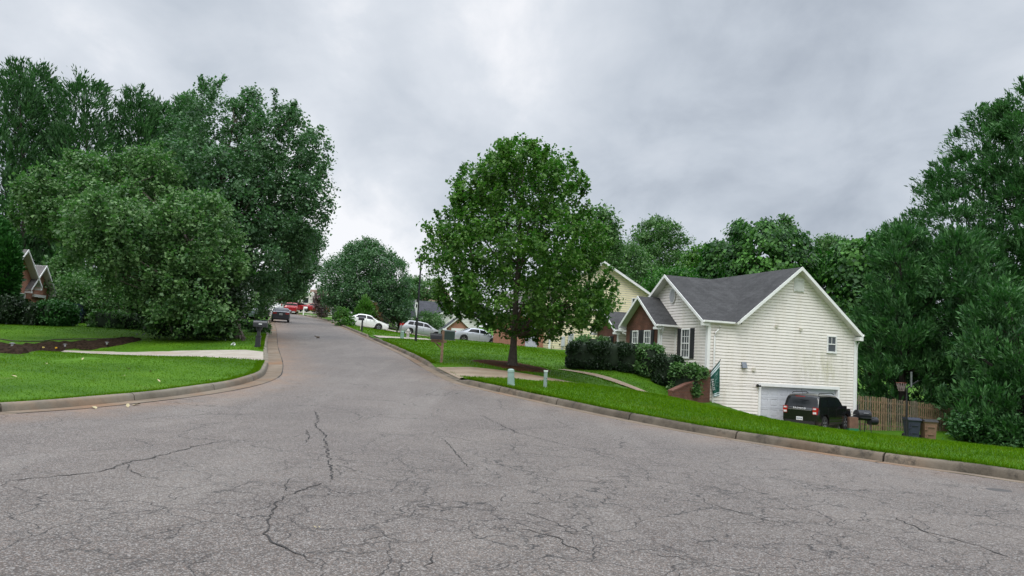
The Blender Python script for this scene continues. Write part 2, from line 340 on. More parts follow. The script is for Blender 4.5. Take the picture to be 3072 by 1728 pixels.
def grid(x0, x1, y0, y1, st, jit=.25):
    X, Y = np.meshgrid(np.arange(x0, x1, st), np.arange(y0, y1, st)); X = X.ravel()+RNG.uniform(-jit, jit, X.size)*st; Y = Y.ravel()+RNG.uniform(-jit, jit, Y.size)*st; return X, Y
GW = .5                                                            # gutter width
RL, RR = offL(-GW)[::2], offR(-.38)[::2]
road_poly = np.concatenate([RL[1:], RR[1:][::-1]])
X, Y = grid(-56, 13, -8, 188, .9); k = inside(road_poly, X, Y) & (dist_to(RL, X, Y) > .5) & (dist_to(RR, X, Y) > .5)
V, F = cdt(road_poly, np.stack([X[k], Y[k]], 1))
dl = dist_to(KL, V[:, 0], V[:, 1]); dr = dist_to(KR, V[:, 0], V[:, 1])
clay = np.clip(1.25-dl/1.5, 0, 1)*.95+np.clip(1.1-dr/1.3, 0, 1)*.5
wear = 1.1*np.exp(-(((V[:, 0]-3.4)/4.6)**2+((V[:, 1]-7)/4.2)**2)*.7)+.6*np.exp(-(((V[:, 0]+.6)/3.2)**2+((V[:, 1]-8)/4.5)**2))+.22*(V[:, 1] < 16)
road = np_mesh('road', np.c_[V, base(V[:, 1])+.004], F, ASPH, {'clay': ('POINT', clay), 'wear': ('POINT', np.clip(wear, 0, 1))}, smooth=True); tag(road, kind='structure')
def crack(pts, w):
    P = [gpix(x*576/1449, y*576/1449, True) for x, y in pts]; Q = []
    for i in range(len(P)-1):
        n = max(2, int(np.linalg.norm(P[i+1]-P[i])/.09)); d = nrm(P[i+1]-P[i]); s = np.array([-d[1], d[0], 0])
        for k in range(n): Q.append(P[i]+(P[i+1]-P[i])*k/n+s*random.uniform(-.034, .034))
    Q.append(P[-1]); vs = []; fs = []
    for i, p in enumerate(Q):
        d = nrm(Q[min(i+1, len(Q)-1)]-Q[max(i-1, 0)]); s = np.array([-d[1], d[0], 0]); ww = .72*w*random.uniform(.25, 1.35)*(min(1, .25+i/4, .25+(len(Q)-1-i)/4))
        for e in (-1, 1): vs.append((p[0]+s[0]*ww*e, p[1]+s[1]*ww*e, float(base(p[1]))+.009))
        if i: fs.append((2*i-2, 2*i-1, 2*i+1, 2*i))
    return vs, fs
cm = MB()
for pts, w in ([(790,1035),(800,1050),(796,1070),(802,1082),(815,1092),(818,1110),(822,1135),(828,1155),(835,1185),(838,1210)], .018), ([(770,1082),(776,1100),(764,1118)], .012), ([(838,1212),(790,1224),(742,1240),(700,1265),(684,1285),(678,1310),(668,1330),(664,1345),(690,1365),(722,1388),(775,1410),(800,1425)], .014), ([(735,1205),(715,1222),(720,1240),(740,1240)], .009), \
  ([(572,1110),(500,1122),(430,1140),(380,1155),(322,1165),(265,1186),(240,1190),(120,1202),(0,1215)], .015), ([(1113,1103),(1138,1128),(1150,1145),(1165,1168),(1195,1185)], .013), ([(1208,1045),(1240,1060),(1300,1090),(1400,1115),(1500,1140),(1570,1152)], .012), ([(665,1345),(640,1352),(610,1350)], .008), ([(320,1165),(330,1185),(355,1200),(420,1212)], .008), ([(838,1150),(880,1165),(930,1170)], .007), \
  ([(1250,1330),(1330,1335),(1400,1355),(1455,1390),(1500,1400)], .010), ([(1320,1290),(1400,1320),(1440,1345),(1520,1350)], .009), ([(1640,1400),(1700,1405),(1790,1430)], .010), ([(1780,1265),(1850,1290),(1930,1310),(2000,1330)], .009), ([(2240,1300),(2330,1340),(2440,1370),(2576,1420)], .011), ([(1075,1449),(1080,1400),(1110,1380)], .009), ([(900,1370),(960,1350),(1020,1340)], .009):
    cm.add(*crack(pts, w))
for Pj, y0, y1 in ((RL, 13, 75), (RR, 30, 70)):
    Q = [p for p in Pj if y0 < p[1] < y1]
    for i in range(len(Q)-1):
        a_, b_ = Q[i], Q[i+1]; d = nrm(b_-a_); s_ = np.array([-d[1], d[0]]); wv = .016*random.uniform(.3, 1.3)
        cm.add([(*(a_-s_*wv), float(base(a_[1]))+.012), (*(a_+s_*wv), float(base(a_[1]))+.012), (*(b_+s_*wv), float(base(b_[1]))+.012), (*(b_-s_*wv), float(base(b_[1]))+.012)], [(0, 1, 2, 3)])
tag(cm.build('road_cracks', M('crack_dirt', (.022, .02, .019), .95, .2)), kind='structure')

def kerb(name, P, Nn, low, mat, pan, side):
    """rolled concrete kerb with its gutter pan in 3 m pieces; low(Y) drops it at driveways"""
    prof = [(-pan, .006), (-pan+.02, .012), (0, -.012), (.025, .085), (.05, .118), (.085, .135), (.16, .14), (.185, .128), (.19, -.05)]
    mb = MB(); n = len(prof); run = []
    def flush(run):
        if len(run) < 2: return
        vs = []
        for i in run:
            h = low(P[i]); jz = .006*math.sin(i*.9)
            for d, z in prof:
                zz = z if z < .02 else z*h+jz*(z > .06)
                q = P[i]+Nn[i]*d; vs.append((q[0], q[1], float(base(q[1]))+zz))
        vs[0:n] = [tuple(np.array(vs[j])+(np.array(vs[n+j])-np.array(vs[j]))*.07) for j in range(n)]
        fs = [(a*n+b, a*n+b+1, (a+1)*n+b+1, (a+1)*n+b) for a in range(len(run)-1) for b in range(n-1)]
        o = len(mb.v); mb.v += vs; 
        for a in range(len(run)-1):
            for b in range(n-1):
                f = [o+a*n+b, o+a*n+b+1, o+(a+1)*n+b+1, o+(a+1)*n+b]; mb.f.append(f); mb.m.append(0 if b > 1 else 1)
        mb.f += [[o+b for b in range(n)], [o+(len(run)-1)*n+b for b in range(n)]]; mb.m += [0, 0]
    step = 6
    for s in range(0, len(P)-1, step): flush(list(range(s, min(s+step, len(P)-1)+1)))
    return tag(mb.build(name, [mat, GUT], smooth=True, ang=50), kind='structure')
def lowL(p):
    x, y = p; s = 1.0
    if y > 24 and -14 < x < -8:  s = 1-.88*max(0, min(1, (y-27.3)/.9, (34.3-y)/.9))
    for a, b in ((53.5, 56.8),):
        if a-1 < y < b+1: s = min(s, 1-.88*max(0, min(1, (y-a+1)/1, (b+1-y)/1)))
    return s
def lowR(p):
    y = p[1]; s = 1.0
    for a, b in ((25.6, 30.6), (51.8, 54.6), (77.5, 80.5), (86.5, 89.5), (91.5, 94), (112.5, 115.5)): s = min(s, 1-.88*max(0, min(1, (y-a+.9)/.9, (b+.9-y)/.9)))
    return s if p[0] < 4 else 1.0
kerb('kerb_left', KL, NL, lowL, KERB_L, GW, 1); kerb('kerb_right', KR, NR, lowR, KERB_R, .38, 1)

def lawn(name, edge, outer, xr):
    poly = np.concatenate([edge[::2], np.array(outer)])
    XX = []; YY = []
    for (x0, x1, y0, y1, st) in xr:
        X, Y = grid(x0, x1, y0, y1, st); XX.append(X); YY.append(Y)
    X = np.concatenate(XX); Y = np.concatenate(YY); k = inside(poly, X, Y) & (dist_to(edge, X, Y) > .45)
    V, F = cdt(poly, np.stack([X[k], Y[k]], 1)); z = G(V[:, 0], V[:, 1])
    de = dist_to(edge, V[:, 0], V[:, 1]); z = np.where(de < .12, base(V[:, 1])+.105, z)
    for q in SUNK: z -= q(V[:, 0], V[:, 1])
    return tag(np_mesh(name, np.c_[V, z], F, TURF, smooth=True), kind='structure')
SUNK = []
def ribbon(name, pts, wid, mat, kind='structure', lift=.015, sink=.05, ends=None):
    """a paved strip laid on the terrain; the lawn under it is sunk a little"""
    C = catmull(pts, .4); N = normals2(C); w = np.interp(np.linspace(0, 1, len(C)), np.linspace(0, 1, len(wid)), wid) if not np.isscalar(wid) else np.full(len(C), wid)
    K = 9; V = []; 
    for i in range(len(C)):
        for k in range(K): V.append(C[i]+N[i]*w[i]*(k/(K-1)-.5))
    V = np.array(V); z = G(V[:, 0], V[:, 1])+lift
    F = np.array([(i*K+k, i*K+k+1, (i+1)*K+k+1, (i+1)*K+k) for i in range(len(C)-1) for k in range(K-1)])
    def sunk(X, Y, C=C, w=w):
        s = np.zeros(len(X)); 
        bx = (X > C[:, 0].min()-5) & (X < C[:, 0].max()+5) & (Y > C[:, 1].min()-5) & (Y < C[:, 1].max()+5)
        if bx.any():
            d = np.full(bx.sum(), 1e9)
            for i in range(0, len(C)): d = np.minimum(d, np.hypot(X[bx]-C[i, 0], Y[bx]-C[i, 1])-w[i]/2)
            s[bx] = sink*np.clip(1-(d-.0)/.35, 0, 1)
        return s
    SUNK.append(sunk); PAVED.append((C, w)); return tag(np_mesh(name, np.c_[V, z], F, mat, smooth=True), kind=kind)
PAVED = []
def ribbon_k(pts_after, edge_fn, Y0, Y1, **kw): pass
# driveways start at the back of the kerb
def drive(name, edge, y0, y1, rest, mat):
    E_ = edge[(edge[:, 1] >= y0) & (edge[:, 1] <= y1)]; P = np.concatenate([E_, catmull(rest, .5)]); X, Y = grid(P[:, 0].min(), P[:, 0].max(), P[:, 1].min(), P[:, 1].max(), .35)
    k = inside(P, X, Y) & (dist_to(np.repeat(P, 4, 0), X, Y) > .15); V, F = cdt(P, np.stack([X[k], Y[k]], 1)); de = dist_to(np.repeat(E_, 4, 0), V[:, 0], V[:, 1]); t = np.clip(de/1.2, 0, 1)
    z = (base(V[:, 1])+.03)*(1-t)+(G(V[:, 0], V[:, 1])-.03)*t
    def sunk(X, Y): d_ = dist_to(np.repeat(E_, 4, 0), X, Y); return np.maximum(np.where(inside(P, X, Y), .12+.10*np.clip(1-d_/1.5, 0, 1), 0), .2*(d_ < .3))
    SUNK.append(sunk); DPOLY.append(P); return tag(np_mesh(name, np.c_[V, z], F, mat, smooth=True), kind='structure')
DPOLY = []
drive('driveway_left', offL(.19), 28.2, 33.9, [(-11.6,34.2),(-14.5,34.7),(-19,35.2),(-25,36.2),(-31,38),(-31,33.2),(-25,31.8),(-20,30.9),(-16,30.4),(-13,29.6),(-10.5,28.6)], DRIVE)
drive('driveway_right', offR(.19), 25.9, 30.6, [(-1.5,30.9),(.5,31.1),(3,31.7),(6,32.8),(9,34.4),(11.3,36.5),(12.9,39.2),(17.6,40.9),(18.2,37),(14.5,33.6),(10,30.4),(6,28.9),(3,27.9),(.6,26.9),(-.7,26.1)], DRIVE2)
ribbon('walkway', [(2.6,37.6),(4.0,36.8),(5.3,35.2),(6.6,33.6),(7.3,32.2)], 1.0, DRIVE2)
ribbon('driveway_far_right', [(-9.2,53.2),(-6.9,53.9),(-5.6,54.3)], [3.4,2.6,2.2], DRIVE)
ribbon('driveway_sedan', [(-17.7,79),(-14,80.2),(-9,82)], 3.2, DRIVE)
ribbon('driveway_wagon', [(-20.4,88),(-14,88.6),(-6,90)], 3.2, DRIVE)
ribbon('driveway_crest', [(-21.6,93),(-18,94),(-14,95)], 3.0, DRIVE)
ribbon('driveway_camper', [(-30.4,114),(-26,115.4),(-20,117)], 3.2, DRIVE)
ribbon('driveway_far_left', [(-17.5,55.2),(-20,54.6),(-24,53.5)], [3.2,2.6,2.4], DRIVE)
garage_pad = ribbon('driveway_silver', [(-6,70.6),(-3,72),(1,73.6)], 3.4, DRIVE)
eL = offL(.15); eR = offR(.15)
lawn('lawn_left', eL, [(-110,190),(-110,-30),(0,-30)], [(-50,-4,-10,62,.85),(-70,-10,60,190,2.6),(-110,-50,-30,190,6),(-50,0,-30,-8,4)])
lawn('lawn_right', eR, [(90,186),(90,-30),(0,-30)], [(-9,32,-10,62,.8),(-60,40,60,186,2.6),(32,90,-30,186,6),(0,32,-30,-8,4)])
X, Y = np.meshgrid(np.linspace(-700, 700, 57), np.linspace(-200, 1200, 57)); X = X.ravel(); Y = Y.ravel()
z = np.minimum(base(Y), 6.9)-2.6-np.maximum(0, Y-160)*.01-.03*np.maximum(0, X-10)*(X < 60)-1.5*(X >= 60); nx = 57
tag(np_mesh('ground', np.c_[X, Y, z], np.array([(j*nx+i, j*nx+i+1, (j+1)*nx+i+1, (j+1)*nx+i) for j in range(nx-1) for i in range(nx-1)]), TURF), kind='structure')

# bare earth under the maple, mulch bed on the left lawn
def patch_on(name, poly_px, mat, lift, rough=.03, st=.22):
    P = np.array([gpix(x, y)[:2] for x, y in poly_px]); P = catmull(list(P)+[P[0]], .3)[:-1]
    X, Y = grid(P[:, 0].min(), P[:, 0].max(), P[:, 1].min(), P[:, 1].max(), st); k = inside(P, X, Y)
    V, F = cdt(P, np.stack([X[k], Y[k]], 1)); edge = np.minimum(1, dist_to(np.repeat(P, 4, 0), V[:, 0], V[:, 1])/.35)
    z = G(V[:, 0], V[:, 1])-.02+edge*(lift+.02)+edge*rough*RNG.uniform(0, 1, len(V)); return np_mesh(name, np.c_[V, z], F, mat, smooth=False), P
EARTH = M('bare_brown_earth', (.070, .033, .017), 1.0, .5, 3, .9, 18, spec=.05)
MULCH = M('dark_mulch', (.022, .0145, .0095), 1.0, .85, 9, 1.0, 25, spec=.04)
o, earthP = patch_on('bare_earth', [(468,360.4),(478,360.0),(494,360.6),(513,362),(532,366),(551,370.4),(545,373),(520,371),(500,367.4),(486,364.2),(474,362.0)], EARTH, .035); tag(o, kind='structure')
o, mulchP = patch_on('mulch_bed', [(-25,353),(0,353.3),(30,352.8),(60,351.5),(90,349.4),(115,346.4),(132,342.8),(143,339.8),(128,339.2),(108,341),(80,342.4),(50,344),(20,345.6),(-25,346)], MULCH, .05, .15); tag(o, kind='structure')
# ------------------------------------------------------------------ leaves, trees, hedges, grass
def kites(C, AX, NM, L, Wd, at_=.42):
    """one four-cornered leaf per row: base C, axis AX, normal NM"""
    AX = AX/np.linalg.norm(AX, axis=1)[:, None]; S = np.cross(AX, NM); S /= np.maximum(1e-6, np.linalg.norm(S, axis=1))[:, None]
    N2 = np.cross(S, AX); L = np.asarray(L).reshape(-1, 1); Wd = np.asarray(Wd).reshape(-1, 1)
    a = C; b = C+AX*L*at_+S*Wd*.5+N2*L*.08; c = C+AX*L; d = C+AX*L*at_-S*Wd*.5+N2*L*.08
    V = np.stack([a, b, c, d], 1).reshape(-1, 3); F = np.arange(len(C)*4).reshape(-1, 4); return V, F
def rand_dirs(n):
    v = RNG.normal(size=(n, 3)); return v/np.linalg.norm(v, axis=1)[:, None]
def foliage(name, cen, out, nper, spread, L, Wd, mat, parent=None, style='broad', flat=1.0, tint=None, up=.5):
    """leaf clumps: cen (n,3) clump centres with outward directions out"""
    n = len(cen); tot = n*nper; C = np.repeat(cen, nper, 0); O = np.repeat(out, nper, 0)
    sp_ = np.repeat(np.asarray(spread, float).reshape(-1), nper) if np.ndim(spread) else np.full(tot, spread)
    off = RNG.normal(size=(tot, 3))*sp_[:, None]*np.array([.62, .62, .5*flat])
    if style == 'spray':                                           # conifer: flat sprays reaching outwards and up
        t = RNG.uniform(-1, 1, tot); ax = O*.85+np.array([0, 0, up])+rand_dirs(tot)*.6
        off = ax/np.linalg.norm(ax, axis=1)[:, None]*(t*sp_)[:, None]+RNG.normal(size=(tot, 3))*sp_[:, None]*.30; nm = rand_dirs(tot)+np.array([0, 0, .8])
    elif style == 'vine':                                          # big drooping leaves facing out
        ax = -np.array([0, 0, .9])+O*.35+rand_dirs(tot)*.45; nm = O+rand_dirs(tot)*.35
    else:
        ax = rand_dirs(tot)+O*.35+np.array([0, 0, -.15]); nm = rand_dirs(tot)+np.array([0, 0, .9])+O*.3
    s = np.clip(np.exp(RNG.normal(-.06, .32, tot)), .45, 1.9)
    V, F = kites(C+off, ax, nm, L*s, Wd*s)
    cl = np.repeat(RNG.normal(0, .16, n) if tint is None else tint, nper); r = np.clip(.45+cl+RNG.normal(0, .2, tot), 0, 1)
    return np_mesh(name, V, F, mat, {'rnd': ('FACE', r)}, parent)
BARK = M('grey_brown_bark', (.075, .06, .048), .9, .4, 7, .9, 30)
BARK_D = M('dark_bark', (.035, .027, .022), .9, .4, 7, .9, 30)
def limb(mb, p0, p1, r0, r1, sag=.12, n=6, k=7):
    p0 = np.array(p0, float); p1 = np.array(p1, float); m_ = (p0+p1)/2+np.array([0, 0, -sag*np.linalg.norm(p1-p0)])+np.array([random.uniform(-.1, .1)]*3)
    pts = [(1-t)**2*p0+2*t*(1-t)*m_+t*t*p1 for t in np.linspace(0, 1, n)]; mb.tube(pts, list(np.linspace(r0, r1, n)), k, cap=False)
class Env:
    """crown envelope: half-widths by height at one distance"""
    def __init__(s, outline, Y, dr=1.0, dY=0):
        z = []; x = []; r = []
        for py, l, q in outline:
            a = at(l, py, Y); b = at(q, py, Y); z.append((a[2]+b[2])/2); x.append((a[0]+b[0])/2); r.append(max(.05, abs(b[0]-a[0])/2))
        o = np.argsort(z); s.z = np.array(z)[o]; s.x = np.array(x)[o]; s.r = np.array(r)[o]; s.Y = Y; s.dr = dr
    def boughs(s, n, seed, nb, rb, shell=.5, lob=.2, fl=.62):
        """clump centres gathered into boughs, so the crown has lit lumps and dark gaps"""
        C, D, u = s.sample(nb, seed, shell, lob); rg = np.random.default_rng(seed+500); R_ = rb*rg.uniform(.6, 1.35, nb); pr = R_**2; i = rg.choice(nb, n, p=pr/pr.sum())
        v = rg.normal(size=(n, 3)); v[:, 2] = np.abs(v[:, 2])*.9-.25; v = v+D[i]*.8; v /= np.linalg.norm(v, axis=1)[:, None]
        P = C[i]-D[i]*R_[i][:, None]*.32+v*(R_[i]*rg.uniform(.35, 1, n)**.5)[:, None]*np.array([1, 1, fl]); d = v+np.array([0, 0, .25]); return P, d/np.linalg.norm(d, axis=1)[:, None], u
    def sample(s, n, seed, shell=.38, lob=.2, fq=1.1):
        rg = np.random.default_rng(seed); zz = np.linspace(s.z[0], s.z[-1], 200); rr = np.interp(zz, s.z, s.r); p = rr+.15*rr.max(); p /= p.sum()
        z = rg.choice(zz, n, p=p)+rg.uniform(-.15, .15, n); r = np.interp(z, s.z, s.r); th = rg.uniform(0, 2*PI, n)
        u = rg.uniform(0, 1, n)**shell
        nz = np.array([noise.noise(Vector((math.cos(t)*fq+seed, math.sin(t)*fq, a*.45))) for t, a in zip(th, z)])
        rad = r*np.clip(u*(1+lob*nz*1.6), .05, 1.12)
        c = np.stack([np.interp(z, s.z, s.x)+rad*np.cos(th), s.Y+rad*s.dr*np.sin(th), z], 1)
        o = np.stack([np.cos(th), np.sin(th), .35+0*th], 1); return c, o/np.linalg.norm(o, axis=1)[:, None], u
def tree(name, label, outline, Y, base_xy, mat, n=700, nper=45, spread=.45, L=.12, Wd=.09, style='broad', tr=.2, bark=None, limbs=26, seed=1, group=None, dr=1.0, shell=.38, lob=.2, top=.86, up=.5, cat='tree', zb=None, twigs=True, nb=None, rb=None, fl=None, uni=.45, shoots=0, shl=1.0, plumes=None):
    env = Env(outline, Y, dr); bx, by = base_xy; bz = (g1(bx, by) if zb is None else zb)-.05
    root = empty(name, (bx, by, bz), 0, label, cat, group); o = np.array([bx, by, bz])
    spread0 = spread if np.ndim(spread) == 0 else .3; wmax = float(env.r.max()); nb = nb or max(14, int(n/6.5)); rb = rb or max(.35, min(1.15, wmax*.19)); nu = int(n*uni); c, d, u = env.boughs(n-nu, seed, nb, rb, shell, lob, .62 if fl is None else fl); c2, d2, u2 = env.sample(nu, seed+7, shell, lob); c = np.concatenate([c, c2]); d = np.concatenate([d, d2])
    if shoots:
        s0, sd, _ = env.sample(shoots, seed+9, .06, lob); ss = sd*.45+np.array([0, 0, .8])+RNG.normal(0, .18, sd.shape); ln = RNG.uniform(.5, 1.25, shoots)*shl
        for k in range(5): c = np.concatenate([c, s0+ss*(ln*(k/4-.15))[:, None]]); d = np.concatenate([d, ss/np.linalg.norm(ss, axis=1)[:, None]])
        spread = np.concatenate([np.full(n, spread), np.full(shoots*5, spread*.42)])
    if plumes:                                                     # several upright leaders, each with its own outline
        C_ = []; D_ = []; S_ = []; ev = [Env(K(q), Y+dy, 1.0) for dy, q in plumes]; ar = np.array([np.trapz(e.r, e.z) for e in ev]); ar /= ar.sum()
        for j, (e, a) in enumerate(zip(ev, ar)):
            nj = int(n*a); h_ = int(nj*.5); c1, d1, _ = e.boughs(nj-h_, seed+j*13, max(8, int(nj/14)), .7, .42, .3, 1.1); c2, d2, _ = e.sample(h_, seed+j*13+5, .45, .3); s0, sd, _ = e.sample(max(6, nj//14), seed+j*13+9, .06, .3)
            C_ += [c1, c2]; D_ += [d1, d2]; S_ += [np.full(nj, spread0)]; ss = sd*.5+np.array([0, 0, .8])+RNG.normal(0, .2, sd.shape); ln = RNG.uniform(.4, 1.1, len(s0))*shl
            for k in range(5): C_.append(s0+ss*(ln*(k/4-.2))[:, None]); D_.append(ss/np.linalg.norm(ss, axis=1)[:, None]); S_.append(np.full(len(s0), spread0*.42))
        c = np.concatenate(C_); d = np.concatenate(D_); spread = np.concatenate(S_)
    # rule out holes of a few clumps so that sky shows through
    keep = np.array([noise.noise(Vector((p[0]*.55+seed, p[1]*.55, p[2]*.55))) > -.56 for p in c])
    if not plumes: keep &= (np.hypot(c[:, 0]-np.interp(c[:, 2], env.z, env.x), (c[:, 1]-Y)/dr) <= np.interp(c[:, 2], env.z, env.r)*(1.02+.34*np.array([noise.noise(Vector((p[0]*.42+seed, p[1]*.42, p[2]*.6))) for p in c]))+.35) & (c[:, 2] <= env.z[-1]+.15+.5*RNG.uniform(size=len(c))**2)
    c = c[keep]; d = d[keep]
    if np.ndim(spread): spread = spread[keep]
    foliage('crown', c-o, d, nper, spread, L, Wd, mat, root, style, up=up)
    mb = MB(); ht = env.z[-1]-bz; zt = bz+ht*top; tx = np.interp(zt, env.z, env.x)
    def tp_(z):
        t = (z-bz)/(zt-bz); return np.array([bx+(tx-bx)*t**1.6, by+(env.Y-by)*t, z])
    zs = np.linspace(bz, zt, 10); rad = [tr*1.5]+[tr*(1-.85*(k/9)) for k in range(1, 10)]
    mb.tube([tp_(z)-o for z in zs], rad, 10)
    for k in range(5):
        a = k*2*PI/5+.3; mb.tube([np.array([math.cos(a)*tr*.5, math.sin(a)*tr*.5, .28]), np.array([math.cos(a)*tr*1.9, math.sin(a)*tr*1.9, .02])], [tr*.55, tr*.15], 6, cap=False)
    rg = random.Random(seed); idx = sorted(range(len(c)), key=lambda i: rg.random())[:limbs]
    for i in idx:
        e = c[i]; hz = max(bz+ht*.14, min(zt-.1, e[2]-(.25+.5*rg.random())*np.linalg.norm(e[:2]-tp_(min(e[2], zt))[:2])-.3))
        t = (hz-bz)/(zt-bz); r0 = tr*(1-.8*t)*.55; limb(mb, tp_(hz)-o, e-o, max(.02, r0), .012, .06 if style != 'spray' else -.02)
    if twigs:
        for i in rg.sample(range(len(c)), min(len(c), limbs*5)):
            e = c[i]; q = e-d[i]*rg.uniform(.25, .6)-np.array([0, 0, .1]); mb.tube([q-o, e-o], [.016, .007], 4, cap=False)
    mb.build('trunk', bark or BARK, root, True, 60); return root
def K(rows):   # outlines were read off the 2576 px wide view
    k = 576/1449; return [(y*k, l*k, r*k) for y, l, r in rows]

LF_MAPLE = M_leaf('maple_leaf', (.024, .074, .012), (.115, .225, .034), .55, .26, .25)
LF_PEAR = M_leaf('pear_leaf', (.036, .088, .042), (.118, .220, .094), .5, .22, .3)
LF_DARK = M_leaf('shade_tree_leaf', (.034, .088, .028), (.125, .228, .068), .5, .22, .28)
LF_SHADE = M_leaf('maple_like_shade_leaf', (.042, .098, .036), (.150, .255, .086), .5, .24, .28)
LF_CYP = M_leaf('cypress_spray', (.019, .062, .022), (.074, .176, .052), .6, .14)
LF_CYPR = M_leaf('lush_cypress_spray', (.020, .070, .023), (.084, .205, .055), .6, .14)
LF_KUDZU = M_leaf('kudzu_leaf', (.010, .046, .010), (.08, .22, .028), .5, .2, .25)
LF_BRIGHT = M_leaf('bright_leaf', (.03, .10, .012), (.10, .22, .03), .5)
LF_HEDGE = M_leaf('hedge_leaf', (.007, .022, .007), (.026, .06, .017), .45, .1)
LF_ARBOR = M_leaf('arborvitae_spray', (.014, .072, .014), (.05, .165, .03), .6, .1)
LF_RUST = M_leaf('rusty_conifer_spray', (.07, .045, .015), (.16, .09, .035), .7, .1)
LF_PINK = M_leaf('crape_myrtle_leaf', (.07, .045, .045), (.20, .13, .14), .6, .2)
GREY_STEM = M('leafy_stems', (.010, .022, .008), .95, .4, 3)

tree('maple_tree', 'bright green maple tree on a bare earth patch between wooden mailbox and hedge', K([(348,1290,1312),(362,1265,1350),(395,1215,1430),(430,1182,1450),(480,1145,1475),(540,1122,1502),(590,1085,1530),(650,1080,1538),(700,1088,1543),(760,1100,1540),(795,1110,1530),(825,1180,1480),(848,1270,1400)]), 33, (.2, 33), LF_MAPLE, 1650, 32, .26, .125, .105, tr=.165, limbs=44, seed=3, dr=.95, shell=.40, lob=.2, rb=.66, nb=250, uni=.4, shoots=170, shl=.8)
# big planting left of the road
tree('pear_tree', 'tallest dark pear tree overhanging the left edge of the road', K([(215,515,545),(232,480,590),(262,450,680),(300,430,745),(350,410,795),(420,395,818),(490,400,812),(560,410,790),(640,430,775),(695,450,745),(730,480,690),(765,520,640)]), 47, (-18.9, 47), LF_PEAR, 2600, 30, .34, .16, .125, tr=.30, limbs=60, seed=8, dr=.9, shell=.42, lob=.32, fl=1.2, rb=1.0, uni=.4, shoots=240, shl=1.15, plumes=[(0, [(208,522,545),(240,485,580),(300,455,605),(400,425,625),(520,425,640),(640,450,640)]), (1.5, [(240,615,640),(272,590,672),(340,570,702),(440,560,722),(560,570,722),(680,560,700)]), (-.5, [(264,690,716),(300,662,757),(360,648,792),(440,640,803),(540,640,790),(620,650,770)]), (-1.5, [(345,792,812),(385,758,828),(430,738,836),(480,742,838),(560,725,812),(600,720,785)]), (2.5, [(255,470,500),(300,430,520),(400,400,520),(520,400,520)]), (-1, [(400,430,690),(560,420,750),(650,450,772),(700,470,735),(740,490,680),(768,520,640)]), (0, [(590,745,790),(625,735,802),(660,720,790),(690,710,760)])], group='dark trees massed left of the road')
tree('shade_tree', 'broad round shade tree in front of the tall cypresses, beside the dark pear tree', K([(372,300,400),(395,170,440),(440,90,520),(500,50,560),(565,55,590),(600,95,595),(640,130,600),(680,190,608),(720,270,612),(760,330,612),(800,375,600),(835,400,590)]), 41, (-14.6, 41.5), LF_SHADE, 2700, 30, .33, .155, .12, tr=.25, limbs=50, seed=15, dr=.85, shell=.42, lob=.36, uni=.36, shoots=300, shl=1.0, plumes=[(0, [(392,200,240),(430,150,300),(520,95,330),(610,115,340)]), (1, [(378,335,385),(420,290,440),(520,260,470),(640,265,480)]), (-.5, [(442,88,128),(490,48,180),(555,45,220),(600,95,220)]), (-2, [(500,440,550),(580,420,590),(680,400,606),(760,415,612),(835,425,592)]), (-1.5, [(570,140,420),(650,180,480),(720,280,560),(790,370,590),(830,400,560)]), (-3, [(480,200,330),(540,170,400),(620,180,420),(680,230,400)])], group='dark trees massed left of the road')
tree('undergrowth_shrub', 'dense dark shrubbery filling the foot of the pear tree', K([(690,420,620),(730,370,625),(790,350,612),(838,380,575)]), 39.5, (-13.6, 39.5), LF_HEDGE, 620, 34, .4, .14, .1, tr=.06, limbs=16, seed=21, dr=.5, shell=.5, group='dark trees massed left of the road', cat='shrub')
tree('roadside_tree', 'dark tree farther up the left roadside behind the parked grey coupe', K([(560,700,770),(600,690,808),(650,690,800),(690,690,785),(722,700,768),(740,705,735)]), 74, (-25.2, 76), LF_PEAR, 900, 28, .6, .2, .15, tr=.22, seed=31, dr=1.0, lob=.3, group='trees up the left roadside')
tree('roadside_tree', 'light green tree above the dark sport utility vehicle at the left roadside', K([(690,670,712),(710,665,748),(738,668,752),(752,680,738)]), 96, (-33, 96), LF_DARK, 420, 26, .6, .24, .18, tr=.2, seed=33, group='trees up the left roadside')
tree('roadside_tree', 'farthest small tree left of the road crest above the red pickup', K([(715,715,765),(735,700,772),(760,695,745)]), 128, (-45.5, 128), LF_DARK, 300, 24, .7, .28, .2, tr=.2, seed=34, group='trees up the left roadside')
tree('young_tree', 'thin young tree at the kerb behind the black pedestal mailbox', K([(715,640,675),(745,636,685),(780,645,680),(795,655,675)]), 52, (-17.6, 53), LF_DARK, 110, 24, .32, .13, .09, tr=.05, limbs=12, seed=35, group=None)
